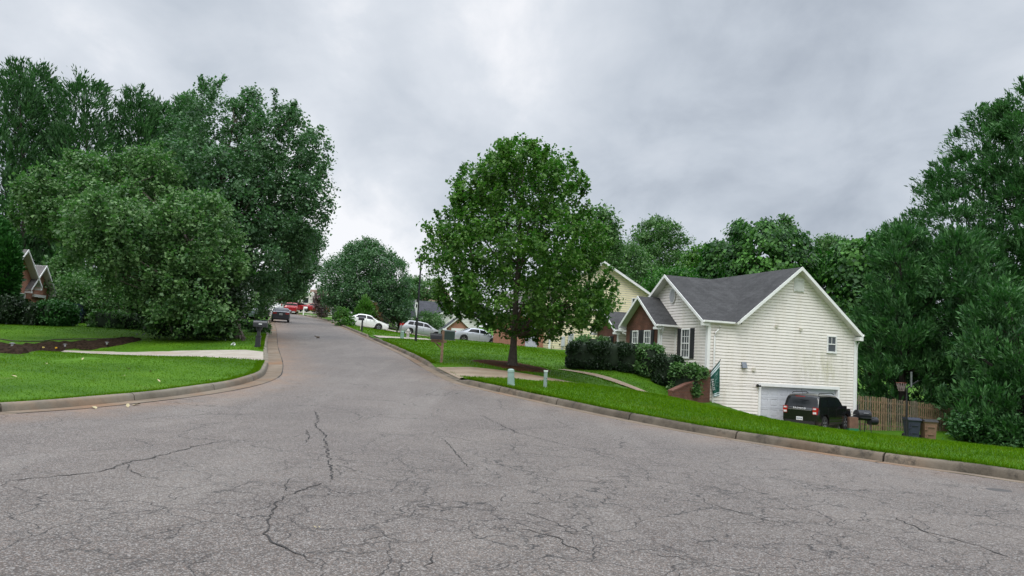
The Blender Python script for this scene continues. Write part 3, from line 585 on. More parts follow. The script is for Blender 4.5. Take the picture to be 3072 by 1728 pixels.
for i, (o_, Yc, lab) in enumerate(((K([(165,30,60),(200,10,85),(280,-20,110),(400,-40,130),(600,-60,150),(790,-60,150)]), 60, 'tall dark cypress cut by the left edge of the photo'),
    (K([(172,82,108),(210,62,135),(300,45,165),(420,35,180),(600,30,190),(790,30,190)]), 63, 'second tall dark cypress from the left edge of the photo'),
    (K([(198,175,235),(225,150,265),(320,140,290),(450,130,300),(600,120,310),(790,120,310)]), 61, 'broad twin-topped dark cypress in the row behind the shade tree'),
    (K([(228,332,350),(255,305,380),(340,285,405),(460,280,420),(640,270,430),(780,270,430)]), 64, 'pointed dark cypress fourth along the row behind the shade tree'),
    (K([(268,392,412),(300,375,425),(400,360,440),(600,350,450),(780,350,450)]), 66, 'lower dark cypress between the pointed one and the pear tree'),
    (K([(258,450,470),(300,430,495),(420,415,510),(600,410,520)]), 69, 'dark cypress tip showing beside the top of the pear tree'))):
    mid = sum(o_[2][1:])/2; p = at(mid, 330, Yc)
    tree('cypress_tree', lab, o_, Yc, (p[0], Yc), LF_CYP, 1000, 24, .50, .34, .10, 'spray', .22, BARK_D, 34, 40+i, 'row of tall cypresses behind the left trees', .95, .40, .12, .90, .75, rb=.7, nb=170, uni=.6, shoots=46, shl=1.1)
# right of the road
tree('pear_tree', 'round dark pear tree behind the white sedan, right of the road', K([(610,905,948),(628,870,985),(655,840,1015),(690,812,1032),(720,800,1040),(760,800,1038),(790,835,1022),(812,880,1000)]), 93, (-13.2, 93.5), LF_PEAR, 2200, 30, .42, .20, .155, tr=.28, limbs=40, seed=51, dr=.9, lob=.2)
tree('pear_tree', 'second dark pear tree partly hidden behind the lamp post', K([(705,1030,1110),(725,1010,1120),(760,1005,1060),(800,1000,1040)]), 112, (-7.5, 112), LF_DARK, 420, 26, .6, .26, .2, tr=.2, seed=52)
tree('crape_myrtle', 'pinkish crape myrtle at the road edge beside the motorhome', K([(738,796,812),(755,790,818),(780,792,822),(796,796,818)]), 104, (-23.6, 104), LF_PINK, 200, 22, .4, .2, .14, tr=.06, limbs=12, seed=53)
tree('roadside_shrub', 'light leafy shrub beside the dark truck at the right kerb', K([(778,848,866),(800,838,884),(822,842,890)]), 76, (-15.9, 76.5), LF_BRIGHT, 150, 24, .3, .15, .09, tr=.04, limbs=8, seed=54, cat='shrub')
tree('garden_conifer', 'small cone-shaped bright green conifer behind the white sedan', K([(753,915,922),(775,900,938),(800,893,945),(815,893,946)]), 84, (-13.6, 84), LF_BRIGHT, 330, 26, .28, .2, .09, 'spray', .06, BARK_D, 8, 55, None, .9, .4, .08, .9, .7, cat='conifer')
tree('garden_conifer', 'rust-brown cone-shaped conifer leaning on the bright green one', K([(768,934,940),(790,936,952),(812,930,957)]), 85, (-12.4, 85), LF_RUST, 170, 24, .25, .18, .08, 'spray', .05, BARK_D, 8, 56, None, .8, .4, .08, .9, .7, cat='conifer')
tree('flowering_shrub', 'pale green spiky shrub in front of the slate-roofed white house', K([(788,1060,1105),(808,1050,1125),(830,1060,1130),(846,1085,1130)]), 92, (-8.0, 92.5), LF_DARK, 260, 24, .35, .26, .06, tr=.04, limbs=10, seed=57, cat='shrub')
tree('oak_tree', 'tall dark oak with sky gaps on the skyline behind the yellow house', K([(555,1640,1680),(575,1600,1725),(605,1585,1745),(640,1575,1752),(690,1560,1735),(740,1560,1730)]), 92, (17, 93), LF_DARK, 760, 28, .5, .24, .18, tr=.35, limbs=40, seed=61, lob=.3, shell=.5, group='woodland trees behind the two right-hand houses')
for i, (o_, Yc, mt, lab) in enumerate(((K([(535,1500,1530),(580,1490,1550),(660,1485,1565),(740,1490,1570)]), 62, LF_DARK, 'dark tree showing behind the right side of the maple'), (K([(620,1550,1600),(660,1540,1660),(720,1560,1690),(770,1580,1690)]), 84, LF_DARK, 'low dark tree at the foot of the tall oak'), (K([(628,1748,1772),(655,1722,1800),(700,1712,1800),(740,1715,1790)]), 78, LF_BRIGHT, 'light green young tree between the oak and the vine-covered mass'),
    (K([(600,2062,2112),(625,2050,2122),(700,2045,2125)]), 96, LF_DARK, 'small far tree seen in the gap between two vine-covered masses'), (K([(690,1650,1790),(720,1640,1800),(760,1640,1780)]), 72, LF_KUDZU, 'bright scrubby tree just above the front ridge of the white house'))):
    mid = sum(o_[1][1:])/2; p = at(mid, 350, Yc)
    tree('woodland_tree', lab, o_, Yc, (p[0], Yc), mt, 520, 26, .6, .22, .17, tr=.2, limbs=22, seed=70+i, lob=.25, group='woodland trees behind the two right-hand houses')
def vine_mass(label, outline, Y, n, seed, dr=.8):
    env = Env(outline, Y, dr); p = at(sum(outline[-1][1:])/2, 370, Y); bz = g1(p[0], Y); root = empty('vine_covered_tree', (p[0], Y, bz), 0, label, 'tree', 'trees smothered in vines behind the white house'); o = np.array([p[0], Y, bz])
    c, d, u = env.sample(n, seed, .12, .22, 1.6); d = d+RNG.normal(size=d.shape)*.25; d /= np.linalg.norm(d, axis=1)[:, None]
    z = c[:, 2]; top = np.interp(z, [env.z[0], env.z[-1]], [0, 1]); tint = -.22+.34*(RNG.uniform(size=len(c)) > .8)+.28*(np.array([noise.noise(Vector((a[0]*.5, a[1]*.5, a[2]*.22+seed))) for a in c]) > .22)
    foliage('crown', c-o, d, 30, .42, .27, .24, LF_KUDZU, root, 'vine', tint=tint)
    mb = MB(); ht = env.z[-1]-bz; mb.tube([(0, 0, 0), (.2, 0, ht*.5), (.1, 0, ht*.9)], [.3, .22, .08], 9)
    rg = random.Random(seed)
    for i in rg.sample(range(len(c)), 30): limb(mb, (0.1, 0, max(.4, c[i][2]-bz-1.5)*.8), c[i]-o-d[i]*.3, .07, .015)
    mb.build('trunk', BARK_D, root, True, 60)
vine_mass('tall bulky vine-covered tree directly above the white house roof valley', K([(558,1850,1945),(575,1835,1985),(600,1830,2030),(650,1830,2052),(720,1825,2062),(800,1830,2070)]), 63, 700, 81)
vine_mass('lower vine-covered tree left of the bulky one, with a bright leafy edge', K([(612,1795,1832),(640,1782,1845),(690,1772,1850),(760,1772,1850)]), 66, 330, 82)
vine_mass('vine-covered tree right of the white house gable', K([(598,2128,2180),(622,2100,2235),(660,2082,2280),(720,2072,2285),(800,2080,2290),(900,2090,2290)]), 60, 760, 83)
vine_mass('vine-covered tree joining the big cypress behind the fence', K([(578,2195,2290),(610,2180,2320),(700,2180,2330),(800,2180,2330)]), 58, 420, 84)
tree('sapling', 'thin leafy sapling poking out of the top of the bulky vine-covered tree', K([(552,1968,1985),(570,1955,2000),(590,1960,2005)]), 64, (25.8, 64), LF_DARK, 60, 24, .35, .22, .16, tr=.05, limbs=8, seed=86, group='woodland trees behind the two right-hand houses')
CYR = 'big cypresses behind the right-hand fence'
for i, (o_, Yc, n_c, lab) in enumerate(((K([(275,2448,2470),(310,2425,2510),(360,2390,2560),(420,2350,2600),(480,2318,2640),(545,2275,2660),(600,2270,2680),(700,2270,2680),(1000,2260,2680)]), 53, 1900, 'tallest left-leaning big cypress behind the fence, with ragged tips against the sky'),
    (K([(222,2562,2600),(270,2525,2660),(350,2480,2760),(450,2440,2800),(700,2420,2850),(1050,2400,2850)]), 50, 1700, 'big cypress cut by the right edge of the photo'),
    (K([(588,2225,2300),(640,2200,2330),(720,2185,2350),(850,2170,2370),(960,2160,2380),(1060,2170,2380)]), 47.5, 1000, 'rounded lower cypress standing next to the white house gable'),
    (K([(590,2370,2440),(640,2345,2480),(720,2330,2520),(820,2320,2560),(950,2330,2600),(1090,2350,2640)]), 46, 1150, 'mid-height cypress between the rounded one and the right edge'),
    (K([(730,2490,2560),(790,2450,2640),(880,2420,2720),(1000,2400,2760),(1100,2420,2760)]), 41.5, 1000, 'nearest low spreading cypress at the right edge above the trash bins'))):
    mid = sum(o_[4][1:])/2; p = at(mid, 420, Yc)
    tree('cypress_tree', lab, o_, Yc, (p[0], Yc), LF_CYPR, int(n_c*(1.9 if i < 2 else 1.3)), 26, .34, .27, .085, 'spray', .25, BARK_D, 46, 90+i, CYR, .9, .33, .42, .92, .35, rb=1.15, nb=int(n_c/9), fl=.36, uni=.30, shoots=60, shl=.9)
tree('undergrowth_shrub', 'weedy green undergrowth spilling over the right end of the wooden fence', K([(1040,2440,2520),(1065,2400,2600),(1090,2400,2640),(1120,2420,2640)]), 40.5, (27.5, 40.5), LF_CYPR, 420, 26, .35, .18, .1, tr=.04, limbs=10, seed=97, dr=.5, cat='shrub')

def shrub_mass(name, label, cat, parts, mat, L=.1, Wd=.07, dens=420, group=None, spread=.07, core=True, style='broad', sq=4.2):
    """clipped plants: superellipsoids (centre, half sizes) clad in leaves round a dark twiggy core"""
    b = parts[0][0]; bz = g1(b[0], b[1]); root = empty(name, (b[0], b[1], bz), 0, label, cat, group); o = np.array([b[0], b[1], bz]); CC = []; DD = []; mb = MB()
    for c, h in parts:
        c = np.array(c, float); h = np.array(h, float); area = 8*(h[0]*h[1]+h[0]*h[2]+h[1]*h[2]); n = int(area*dens/10)
        d = rand_dirs(n); p = np.abs(d)**(2/sq)*np.sign(d)*h
        nzv = np.array([1+.06*noise.noise(Vector(tuple(q*2+c))) for q in p]); p = p*nzv[:, None]
        nn = np.sign(d)*np.abs(d)**(2-2/sq)/h; nn /= np.linalg.norm(nn, axis=1)[:, None]; CC.append(c+p-o); DD.append(nn)
        U, Wn = 20, 12; vs = []
        for i in range(Wn+1):
            for j in range(U):
                a = PI*i/Wn-PI/2; t = 2*PI*j/U; q = np.array([math.cos(a)*math.cos(t), math.cos(a)*math.sin(t), math.sin(a)]); vs.append(c-o+np.abs(q)**(2/sq)*np.sign(q)*h*.90)
        mb.add(vs, [(i*U+j, i*U+(j+1) % U, (i+1)*U+(j+1) % U, (i+1)*U+j) for i in range(Wn) for j in range(U)])
    foliage('foliage', np.concatenate(CC), np.concatenate(DD), 10, spread, L, Wd, mat, root, style)
    if core: mb.build('stems', GREY_STEM, root, True, 80)
    return root
# ------------------------------------------------------------------ house kit
def siding_mat(name, col, dirt):
    m, nt, b = newmat(name); c = coord(nt)
    k = mix(nt, mapr(nt, noise_n(nt, .5, 5, .6, c), .35, .65), [x*.93 for x in col], col)
    st = nt.nodes.new('ShaderNodeMapping'); lk(nt, c, st.inputs[0]); st.inputs['Scale'].default_value = (1.3, 1.3, .16)
    k = mix(nt, mapr(nt, noise_n(nt, 1.2, 6, .7, st.outputs[0]), .50, .72, 0, dirt), k, (.42, .34, .21))
    lk(nt, k, b.inputs['Base Color']); b.inputs['Roughness'].default_value = .5; b.inputs['Specular IOR Level'].default_value = .35; return m
SID1 = siding_mat('cream_vinyl_siding', (.82, .77, .72), .26)
def algae_mat():
    """cream siding with the green algae stain that runs down from the small window"""
    m = SID1.copy(); m.name = 'cream_siding_with_algae'; nt = m.node_tree; b = nt.nodes['Principled BSDF']; old = b.inputs['Base Color'].links[0].from_socket; c = coord(nt)
    s = nt.nodes.new('ShaderNodeSeparateXYZ'); lk(nt, c, s.inputs[0])
    def bell(v, c0, w): return mapr(nt, math_n(nt, 'ABSOLUTE', math_n(nt, 'SUBTRACT', v, c0)), 0, w, 1, 0, True)
    st = nt.nodes.new('ShaderNodeMapping'); lk(nt, c, st.inputs[0]); st.inputs['Scale'].default_value = (2.2, 1, .5)
    n = mapr(nt, noise_n(nt, 1.6, 6, .7, st.outputs[0]), .40, .66)
    a = math_n(nt, 'MULTIPLY', bell(s.outputs[0], 6.6, 2.2), bell(s.outputs[2], 3.35, 1.75)); a = math_n(nt, 'MULTIPLY', a, n)
    e = math_n(nt, 'MULTIPLY', bell(s.outputs[0], 7.35, .75), bell(s.outputs[2], 3.4, 1.5)); a = math_n(nt, 'ADD', a, math_n(nt, 'MULTIPLY', e, math_n(nt, 'MULTIPLY', n, .8)))
    lk(nt, mix(nt, math_n(nt, 'MINIMUM', math_n(nt, 'MULTIPLY', a, .45), .6), old, (.30, .29, .10)), b.inputs['Base Color']); return m
SID1A = algae_mat()
SID2 = siding_mat('yellow_vinyl_siding', (.78, .70, .46), .15)
SID3 = siding_mat('white_siding', (.78, .78, .74), .1)
LAP = M('shaded_lap_joint', (.55, .51, .44), .9, .3, 3)  # darker colour on grooves and undersides paints in the shade below each lap
WHITE = M('white_trim_paint', (.76, .76, .74), .45, .07, 2)
SOFF = M('white_soffit', (.66, .66, .62), .6, .08, 2)
SHUT = M('black_shutter', (.018, .019, .024), .5, .2, 6)
GLS = M_glass('window_glass', (.055, .066, .072), .06)
BRK = M_brick('red_brown_brick', (.150, .054, .034), (.100, .038, .026), (.135, .098, .076), .21, .07, .009, blot=.35)
BRKL = M_brick('salmon_brick', (.40, .155, .095), (.33, .12, .075), (.40, .31, .25), .21, .07, .008, blot=.2)
ROOF = M_brick('charcoal_shingles', (.058, .058, .059), (.042, .042, .043), (.024, .024, .025), .32, .145, .008, .9, .35, .37, .35)
ROOF2 = M_brick('slate_blue_shingles', (.055, .058, .068), (.042, .044, .052), (.025, .026, .03), .32, .145, .008, .9, .3, .37, .25)
ROOF3 = M_brick('brown_shingles', (.19, .125, .09), (.15, .10, .075), (.08, .055, .04), .32, .145, .008, .9, .3, .37, .25)
ROOFG = M_brick('weathered_grey_shingles', (.15, .14, .135), (.11, .105, .10), (.05, .05, .05), .32, .145, .008, .9, .3, .37, .25)
FND = M('grey_foundation_block', (.36, .35, .33), .9, .15, 4, .3)

def rows_of(poly, z):
    xs = []
    n = len(poly)
    for i in range(n):
        (a, za), (b, zb_) = poly[i], poly[(i+1) % n]
        if (za-z)*(zb_-z) <= 0 and abs(za-zb_) > 1e-9: xs.append(a+(b-a)*(z-za)/(zb_-za))
    return (min(xs), max(xs)) if len(xs) > 1 else None
def siding(mb, poly, O, u, n, course=.152, lip=.023):
    """lapped boards over a convex wall polygon given as (along, height)"""
    O = np.array(O, float); u = np.array(u, float); n = np.array(n, float); zs = [p[1] for p in poly]
    P = lambda a, z, d: O+u*a+n*d+np.array([0, 0, z])
    k = math.floor(min(zs)/course)
    while k*course < max(zs):
        z0 = max(k*course, min(zs)+1e-4); z1 = min((k+1)*course, max(zs)-1e-4); r0 = rows_of(poly, z0); r1 = rows_of(poly, z1)
        if r0 and r1 and z1-z0 > .01:
            zt = z1-min(.042, (z1-z0)*.34); rt = rows_of(poly, zt) or r1
            mb.poly([P(r0[0], z0, lip), P(r0[1], z0, lip), P(rt[1], zt, .010), P(rt[0], zt, .010)], 0)
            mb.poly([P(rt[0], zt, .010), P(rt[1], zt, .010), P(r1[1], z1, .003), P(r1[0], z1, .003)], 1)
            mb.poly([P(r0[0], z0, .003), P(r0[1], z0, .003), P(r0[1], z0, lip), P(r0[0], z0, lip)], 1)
        k += 1
    mb.poly([P(a, z, 0) for a, z in poly], 0)
def board(mb, p0, p1, h, th, n, m=0):
    """a board standing h high below the line p0-p1, th thick along n"""
    p0 = np.array(p0, float); p1 = np.array(p1, float); d = np.array([0, 0, -h]); mb.prism([p0, p1, p1+d, p0+d], np.array(n, float)*th, m)
def slab(mb, pts, th=.11, ms=0, mu=1):
    """roof slope: shingled top, soffit underneath, edges"""
    P = [np.array(p, float) for p in pts]; n = nrm(np.cross(P[1]-P[0], P[2]-P[0])); n = n if n[2] > 0 else -n; Q = [p-n*th for p in P]; k = len(P)
    mb.poly(P, ms); mb.poly(Q[::-1], mu)
    for i in range(k): mb.poly([P[i], Q[i], Q[(i+1) % k], P[(i+1) % k]], mu)
def window(root, O, u, n, u0, u1, z0, z1, cols=3, rows=4, shut=0, label=None, half=True, blind=False):
    O = np.array(O, float); u = np.array(u, float); n = np.array(n, float); rot = np.stack([u, n, np.array([0, 0, 1.0])], 1); f = MB()
    def bx(mb, a0, a1, b0, b1, d0, d1, m=0): mb.box(O+u*(a0+a1)/2+n*(d0+d1)/2+np.array([0, 0, (b0+b1)/2]), (a1-a0, d1-d0, b1-b0), 0, m, rot)
    t = .065
    bx(f, u0, u1, z1-t, z1, .0, .07); bx(f, u0-.02, u1+.02, z0-.03, z0+t, .0, .085); bx(f, u0, u0+t, z0+t, z1-t, .0, .069); bx(f, u1-t, u1, z0+t, z1-t, .0, .069)
    zm = (z0+z1)/2; a, b = u0+t, u1-t
    if half: bx(f, a, b, zm-.025, zm+.025, .0, .06)
    for i in range(1, cols): x = a+(b-a)*i/cols; bx(f, x-.011, x+.011, zm if rows < 3 else z0+t, z1-t, .02, .046)
    for i in range(1, rows):
        z = z0+t+(z1-z0-2*t)*i/rows
        if abs(z-zm) > .05 and (rows >= 3 or z > zm): bx(f, a, b, z-.011, z+.011, .02, .045)
    fr = f.build('window', WHITE, root)
    g = MB(); bx(g, a, b, z0+t, z1-t, .004, .03); g.build('pane', GLS, fr)
    for sgn in ((-1, 1) if shut else ()):
        sh = MB(); e0, e1 = (u0-.03-shut, u0-.03) if sgn < 0 else (u1+.03, u1+.03+shut); bx(sh, e0, e1, z0-.02, z1+.02, .012, .05)
        k = 14
        for q in range(k): zz = z0+.08+(z1-z0-.16)*q/k; bx(sh, e0+.05, e1-.05, zz, zz+.05, .045, .062)
        sh.build('shutter', SHUT, root)
    return fr
def gable_wing(root, s, tc, hw, zb, zr, pitch, ov, sback, wmat, brick, side=(1, 1), rmat=None, side_sid=None, clip=None, ov_f=.35, th=.11, gut=(0, 0), sb_side=None, fasc=.17):
    """front gable facing -x: front wall, side walls, two roof slopes, rake boards"""
    ze = zr-pitch*hw-th*1.25; w = MB(); sb = sback if sb_side is None else sb_side
    pl = [(tc-hw, zb), (tc+hw, zb), (tc+hw, ze), (tc, zr-th*1.25), (tc-hw, ze)]
    if brick: w.poly([(s, a, z) for a, z in pl])
    else: siding(w, pl, (s, 0, 0), (0, 1, 0), (-1, 0, 0))
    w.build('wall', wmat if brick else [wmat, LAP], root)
    for sg, on in zip((-1, 1), side):
        if not on: continue
        v = MB(); q = [(s, zb), (sb, zb), (sb, ze), (s, ze)]; y = tc+sg*hw
        if side_sid: siding(v, q, (0, y, 0), (1, 0, 0), (0, sg, 0)); v.build('side_wall', [side_sid, LAP], root)
        elif brick: v.poly([(a, y, z) for a, z in q]); v.build('side_wall', wmat, root)
        else: siding(v, q, (0, y, 0), (1, 0, 0), (0, sg, 0)); v.build('side_wall', [wmat, LAP], root)
    r = MB(); f = MB(); he = hw+ov
    for sg in (-1, 1):
        ez = zr-pitch*he; e = tc+sg*he
        pts = [(s-ov_f, e, ez), (sback, e, ez), (sback, tc, zr), (s-ov_f, tc, zr)]
        if clip and sg in clip: pts = [(s-ov_f, e, ez)]+[(a, b, zr-pitch*abs(b-tc)) for a, b in clip[sg]]+[(s-ov_f, tc, zr)]
        slab(r, pts, th)
        board(f, (s-ov_f-.004, e, ez+.015), (s-ov_f-.004, tc, zr+.015), fasc, .028, (-1, 0, 0))
        f.box((s-ov_f/2-.02, e-sg*ov/2, ez-th-.075), (ov_f+.02, ov*.98, .13), 0, 0)
    r.build('roof', [rmat or ROOF, SOFF], root); f.build('fascia', WHITE, root)
    for sg, on in zip((-1, 1), gut):
        if on:
            ez = zr-pitch*he; x1 = clip[sg][0][0] if clip and sg in clip else (on if on is not True else sback)
            gutter(root, (s-ov_f+.02, tc+sg*(he+.055), ez-.03), (x1, tc+sg*(he+.055), ez-.03))
def gutter(root, p0, p1):
    g = MB(); p0 = np.array(p0, float); p1 = np.array(p1, float); d = nrm(p1-p0); n = np.array([-d[1], d[0], 0])
    prof = [(-.055, .05), (-.055, -.03), (-.03, -.06), (.03, -.06), (.062, .0), (.062, .06), (.05, .06), (.048, .0), (.022, -.048), (-.025, -.048), (-.045, -.025), (-.045, .05)]
    vs = [p+n*a+np.array([0, 0, b]) for p in (p0, p1) for a, b in prof]; k = len(prof)
    g.add(vs, [(i, (i+1) % k, k+(i+1) % k, k+i) for i in range(k)]+[list(range(k)), list(range(2*k-1, k-1, -1))]); g.build('gutter', WHITE, root)
def downspout(root, pts, r=.045):
    g = MB(); g.tube(pts, r, 8); g.build('downspout', WHITE, root, True, 40)

# ------------------------------------------------------------------ the white house with the basement garage
BETA = R(18); HZ = -1.42
hc = at(707, 366, 38.5)
H1 = empty('white_house', (hc[0], hc[1], HZ), BETA, 'cream-sided house with charcoal roof, brick front gables and a basement garage', 'house')
zz = -HZ
def z_(a): return a+zz
w = MB(); u, n = (1, 0, 0), (0, -1, 0); g0, g1_, gz = 3.17, 7.95, .76
siding(w, [(0, z_(-1.42)), (g0, z_(-1.42)), (g0, z_(gz)), (0, z_(gz))], (0, 0, 0), u, n); siding(w, [(g1_, z_(-1.42)), (9.1, z_(-1.42)), (9.1, z_(gz)), (g1_, z_(gz))], (0, 0, 0), u, n)
siding(w, [(0, z_(gz)), (1.95, z_(gz)), (1.95, z_(3.84)), (0, z_(3.84))], (0, 0, 0), u, n)
siding(w, [(1.95, z_(gz)), (9.1, z_(gz)), (9.1, z_(3.70)), (5.225, z_(6.89)), (1.95, z_(4.19))], (0, 0, 0), u, n)
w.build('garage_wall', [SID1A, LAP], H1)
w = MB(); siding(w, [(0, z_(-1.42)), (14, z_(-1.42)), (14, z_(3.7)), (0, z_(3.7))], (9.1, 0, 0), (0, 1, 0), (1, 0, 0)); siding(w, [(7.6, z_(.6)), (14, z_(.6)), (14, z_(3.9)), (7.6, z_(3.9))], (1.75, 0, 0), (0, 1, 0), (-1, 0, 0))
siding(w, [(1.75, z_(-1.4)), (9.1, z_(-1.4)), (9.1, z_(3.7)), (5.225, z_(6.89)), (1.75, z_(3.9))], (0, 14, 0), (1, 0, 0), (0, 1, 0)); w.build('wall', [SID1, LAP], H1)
# main roof: ridge runs back from the garage gable
r = MB(); f = MB(); sl_, zr = .826, z_(7.04)
for sg, e in ((-1, 1.38), (1, 9.2)):
    ez = zr-sl_*abs(e-5.225); slab(r, [(e, -.42, ez), (e, 14.4, ez), (5.225, 14.4, zr), (5.225, -.42, zr)], .12)
    a0 = (1.95, -.424, zr-sl_*3.275+.015) if sg < 0 else (e, -.424, ez+.015)
    a0 = (1.55, -.424, zr-sl_*(5.225-1.55)+.015) if sg < 0 else a0
    board(f, a0, (5.225, -.424, zr+.015), .19, .03, (0, -1, 0))
f.bbox(9.0, 9.24, -.44, -.0, z_(3.42), z_(3.62))
f.bbox(-.06, .10, -.07, .0, z_(1.3), z_(3.8)); f.bbox(9.0, 9.13, -.06, .0, z_(-1.42), z_(3.5)); f.bbox(0, .12, -.064, .0, z_(-1.42), z_(1.28)); f.bbox(-.062, -.0, .0, .12, z_(1.3), z_(3.75))
r.build('main_roof', [ROOF, SOFF], H1); f.build('corner_board', WHITE, H1)
gable_wing(H1, 0, 3.85, 3.85, z_(1.25), z_(6.49), .652, .15, 5.0, SID1, False, side=(0, 1), clip={-1: [(1.62, -.15), (1.75, .1), (4.75, 3.85)]}, ov_f=.42, gut=(True, 0))
w = MB(); w.bbox(.02, .2, .02, 7.7, z_(-1.0), z_(1.25)); w.build('foundation', FND, H1)
gable_wing(H1, -1.0, 5.1, 1.95, z_(.9), z_(5.31), .742, .26, .9, BRK, True, side=(1, 1), side_sid=SID1, ov_f=.36, gut=(-.03, 0), sb_side=0)
gable_wing(H1, -1.0, 9.6, 1.5, z_(.9), z_(4.66), .69, .26, 3.0, BRK, True, side=(1, 1), side_sid=SID1, ov_f=.34, gut=(1.2, 0), sb_side=1.75)
for bb in ((-1.03, -.96, 3.10, 3.25, .9, 3.6), (-1.03, -.96, 8.05, 8.2, .9, 3.3), (-.06, .0, 3.06, 3.14, 1.2, 3.6)): w = MB(); w.bbox(*bb[:4], z_(bb[4]), z_(bb[5])); w.build('corner_board', WHITE, H1)
window(H1, (0, 0, 0), (0, 1, 0), (-1, 0, 0), 1.64, 2.48, z_(1.98), z_(3.52), 3, 4, .38)
window(H1, (-1, 0, 0), (0, 1, 0), (-1, 0, 0), 4.02, 4.76, z_(1.95), z_(3.4), 3, 4, .30)
window(H1, (-1, 0, 0), (0, 1, 0), (-1, 0, 0), 5.46, 6.16, z_(1.95), z_(3.4), 3, 4, .30)
window(H1, (-1, 0, 0), (0, 1, 0), (-1, 0, 0), 9.05, 10.05, z_(1.7), z_(3.08), 4, 4, .32)
window(H1, (0, 0, 0), (1, 0, 0), (0, -1, 0), 7.22, 7.83, z_(2.70), z_(3.60), 2, 2)
# vents, gutters, spouts
v = MB(); v.bbox(5.05, 5.66, -.07, 0, z_(5.78), z_(6.47)); v.build('gable_vent', WHITE, H1); lv = MB()
for k in range(10): lv.box((5.355, -.085, z_(5.85)+k*.06), (.5, .02, .045), 0, 0, np.array(Matrix.Rotation(R(-30), 3, 'X')))
lv.build('vent_louvre', SOFF, H1)
v = MB(); ov = [(-.05-.03*q, 3.55+.30*math.cos(a)*1.0, z_(5.35)+.42*math.sin(a)) for q in (0,) for a in np.linspace(0, 2*PI, 25)[:-1]]; v.prism(ov, (-.03, 0, 0)); v.build('oval_vent', WHITE, H1); lv = MB()
for k in range(-5, 6):
    hw_ = .25*math.sqrt(1-(k/6)**2); lv.bbox(-.10, -.082, 3.55-hw_, 3.55+hw_, z_(5.35)+k*.062-.02, z_(5.35)+k*.062+.02)
lv.build('vent_louvre', M('grey_louvre', (.42, .42, .44), .6, .1), H1)
downspout(H1, [(.55, -.20, z_(3.66)), (.53, -.16, z_(3.50)), (.36, -.09, z_(3.30)), (.34, -.075, z_(3.1)), (.34, -.075, z_(-1.2))])
downspout(H1, [(9.28, -.1, z_(3.35)), (9.22, -.06, z_(3.25)), (9.19, -.02, z_(3.1)), (9.19, -.02, z_(-1.3))])
downspout(H1, [(-.95, 2.84, z_(3.55)), (-.93, 2.92, z_(3.36)), (-.90, 3.08, z_(3.15)), (-.90, 3.09, z_(1.0))])
downspout(H1, [(-.9, 7.75, z_(3.3)), (-.6, 7.8, z_(3.2)), (-.2, 7.82, z_(3.0)), (-.2, 7.82, z_(1.0))])
gutter(H1, (9.27, -.4, z_(3.72)), (9.27, 14.3, z_(3.72)))
# garage door in its frame
fr = MB(); fr.bbox(g0-.13, g0, -.075, .02, z_(-1.42), z_(gz+.16)); fr.bbox(g1_, g1_+.13, -.075, .02, z_(-1.42), z_(gz+.16)); fr.bbox(g0, g1_, -.0749, .02, z_(gz), z_(gz+.158)); fr.bbox(g0, g0+.02, .02, .16, z_(-1.42), z_(gz)); fr.bbox(g1_-.02, g1_, .02, .16, z_(-1.42), z_(gz)); fr.bbox(g0, g1_, .02, .16, z_(gz-.02), z_(gz)); gf = fr.build('garage_frame', WHITE, H1)
gd = MB(); y = .10; hgt = gz+1.42-.03; rows, cols = 4, 8
gd.bbox(g0+.03, g1_-.03, y, y+.05, z_(-1.42), z_(gz-.02))
for i in range(rows):
    z0 = z_(-1.42)+hgt*i/rows; z1 = z0+hgt/rows
    gd.bbox(g0+.03, g1_-.03, y-.012, y, z0+.01, z0+.09); gd.bbox(g0+.03, g1_-.03, y-.0122, y, z1-.08, z1-.008)
    for j in range(cols+1):
        x = g0+.03+(g1_-g0-.06)*j/cols; gd.bbox(max(g0+.03, x-.06), min(g1_-.03, x+.06), y-.0118, y, z0+.09, z1-.08)
    for j in range(cols):
        x0 = g0+.03+(g1_-g0-.06)*j/cols; x1 = x0+(g1_-g0-.06)/cols; gd.bbox(x0+.12, x1-.12, y-.010, y, z0+.15, z1-.14)
gd.build('garage_door', M('pale_grey_garage_door', (.58, .60, .63), .45, .06, 2), H1)
MET = M('grey_metal_box', (.16, .18, .21), .5, .15); BLK = M('black_plastic', (.012, .012, .013), .45, .2); PALE = M('beige_vent_hood', (.62, .58, .50), .6, .1)
v = MB(); v.prism([(1.98, -.02, z_(1.62)), (2.27, -.02, z_(1.62)), (2.27, -.02, z_(1.93)), (1.98, -.02, z_(1.93))], (0, -.03, 0)); v.prism([(1.99, -.05, z_(1.63)), (1.99, -.17, z_(1.63)), (1.99, -.05, z_(1.92))], (.27, 0, 0)); v.build('dryer_vent', MET, H1)
for x, z, q in ((2.62, 1.50, .17), (3.95, 3.80, .14), (5.45, 3.74, .15)):
    v = MB(); v.bbox(x, x+q, -.09, -.0, z_(z), z_(z+q)); v.bbox(x-.01, x+q+.01, -.11, -.09, z_(z+q*.7), z_(z+q+.01)); v.build('wall_vent', PALE, H1)
v = MB(); v.lathe([(.0, -.08), (.05, -.08), (.075, -.16), (.0, -.17)], (2.88, -.03, z_(.78)), 12, 0, 'Y'); v.lathe([(.0, -.08), (.04, -.08), (.06, -.15), (.0, -.155)], (3.03, -.03, z_(.76)), 12, 0, 'Y'); v.bbox(2.90, 3.02, -.09, -.0, z_(.74), z_(.80)); v.build('floodlight', BLK, H1)
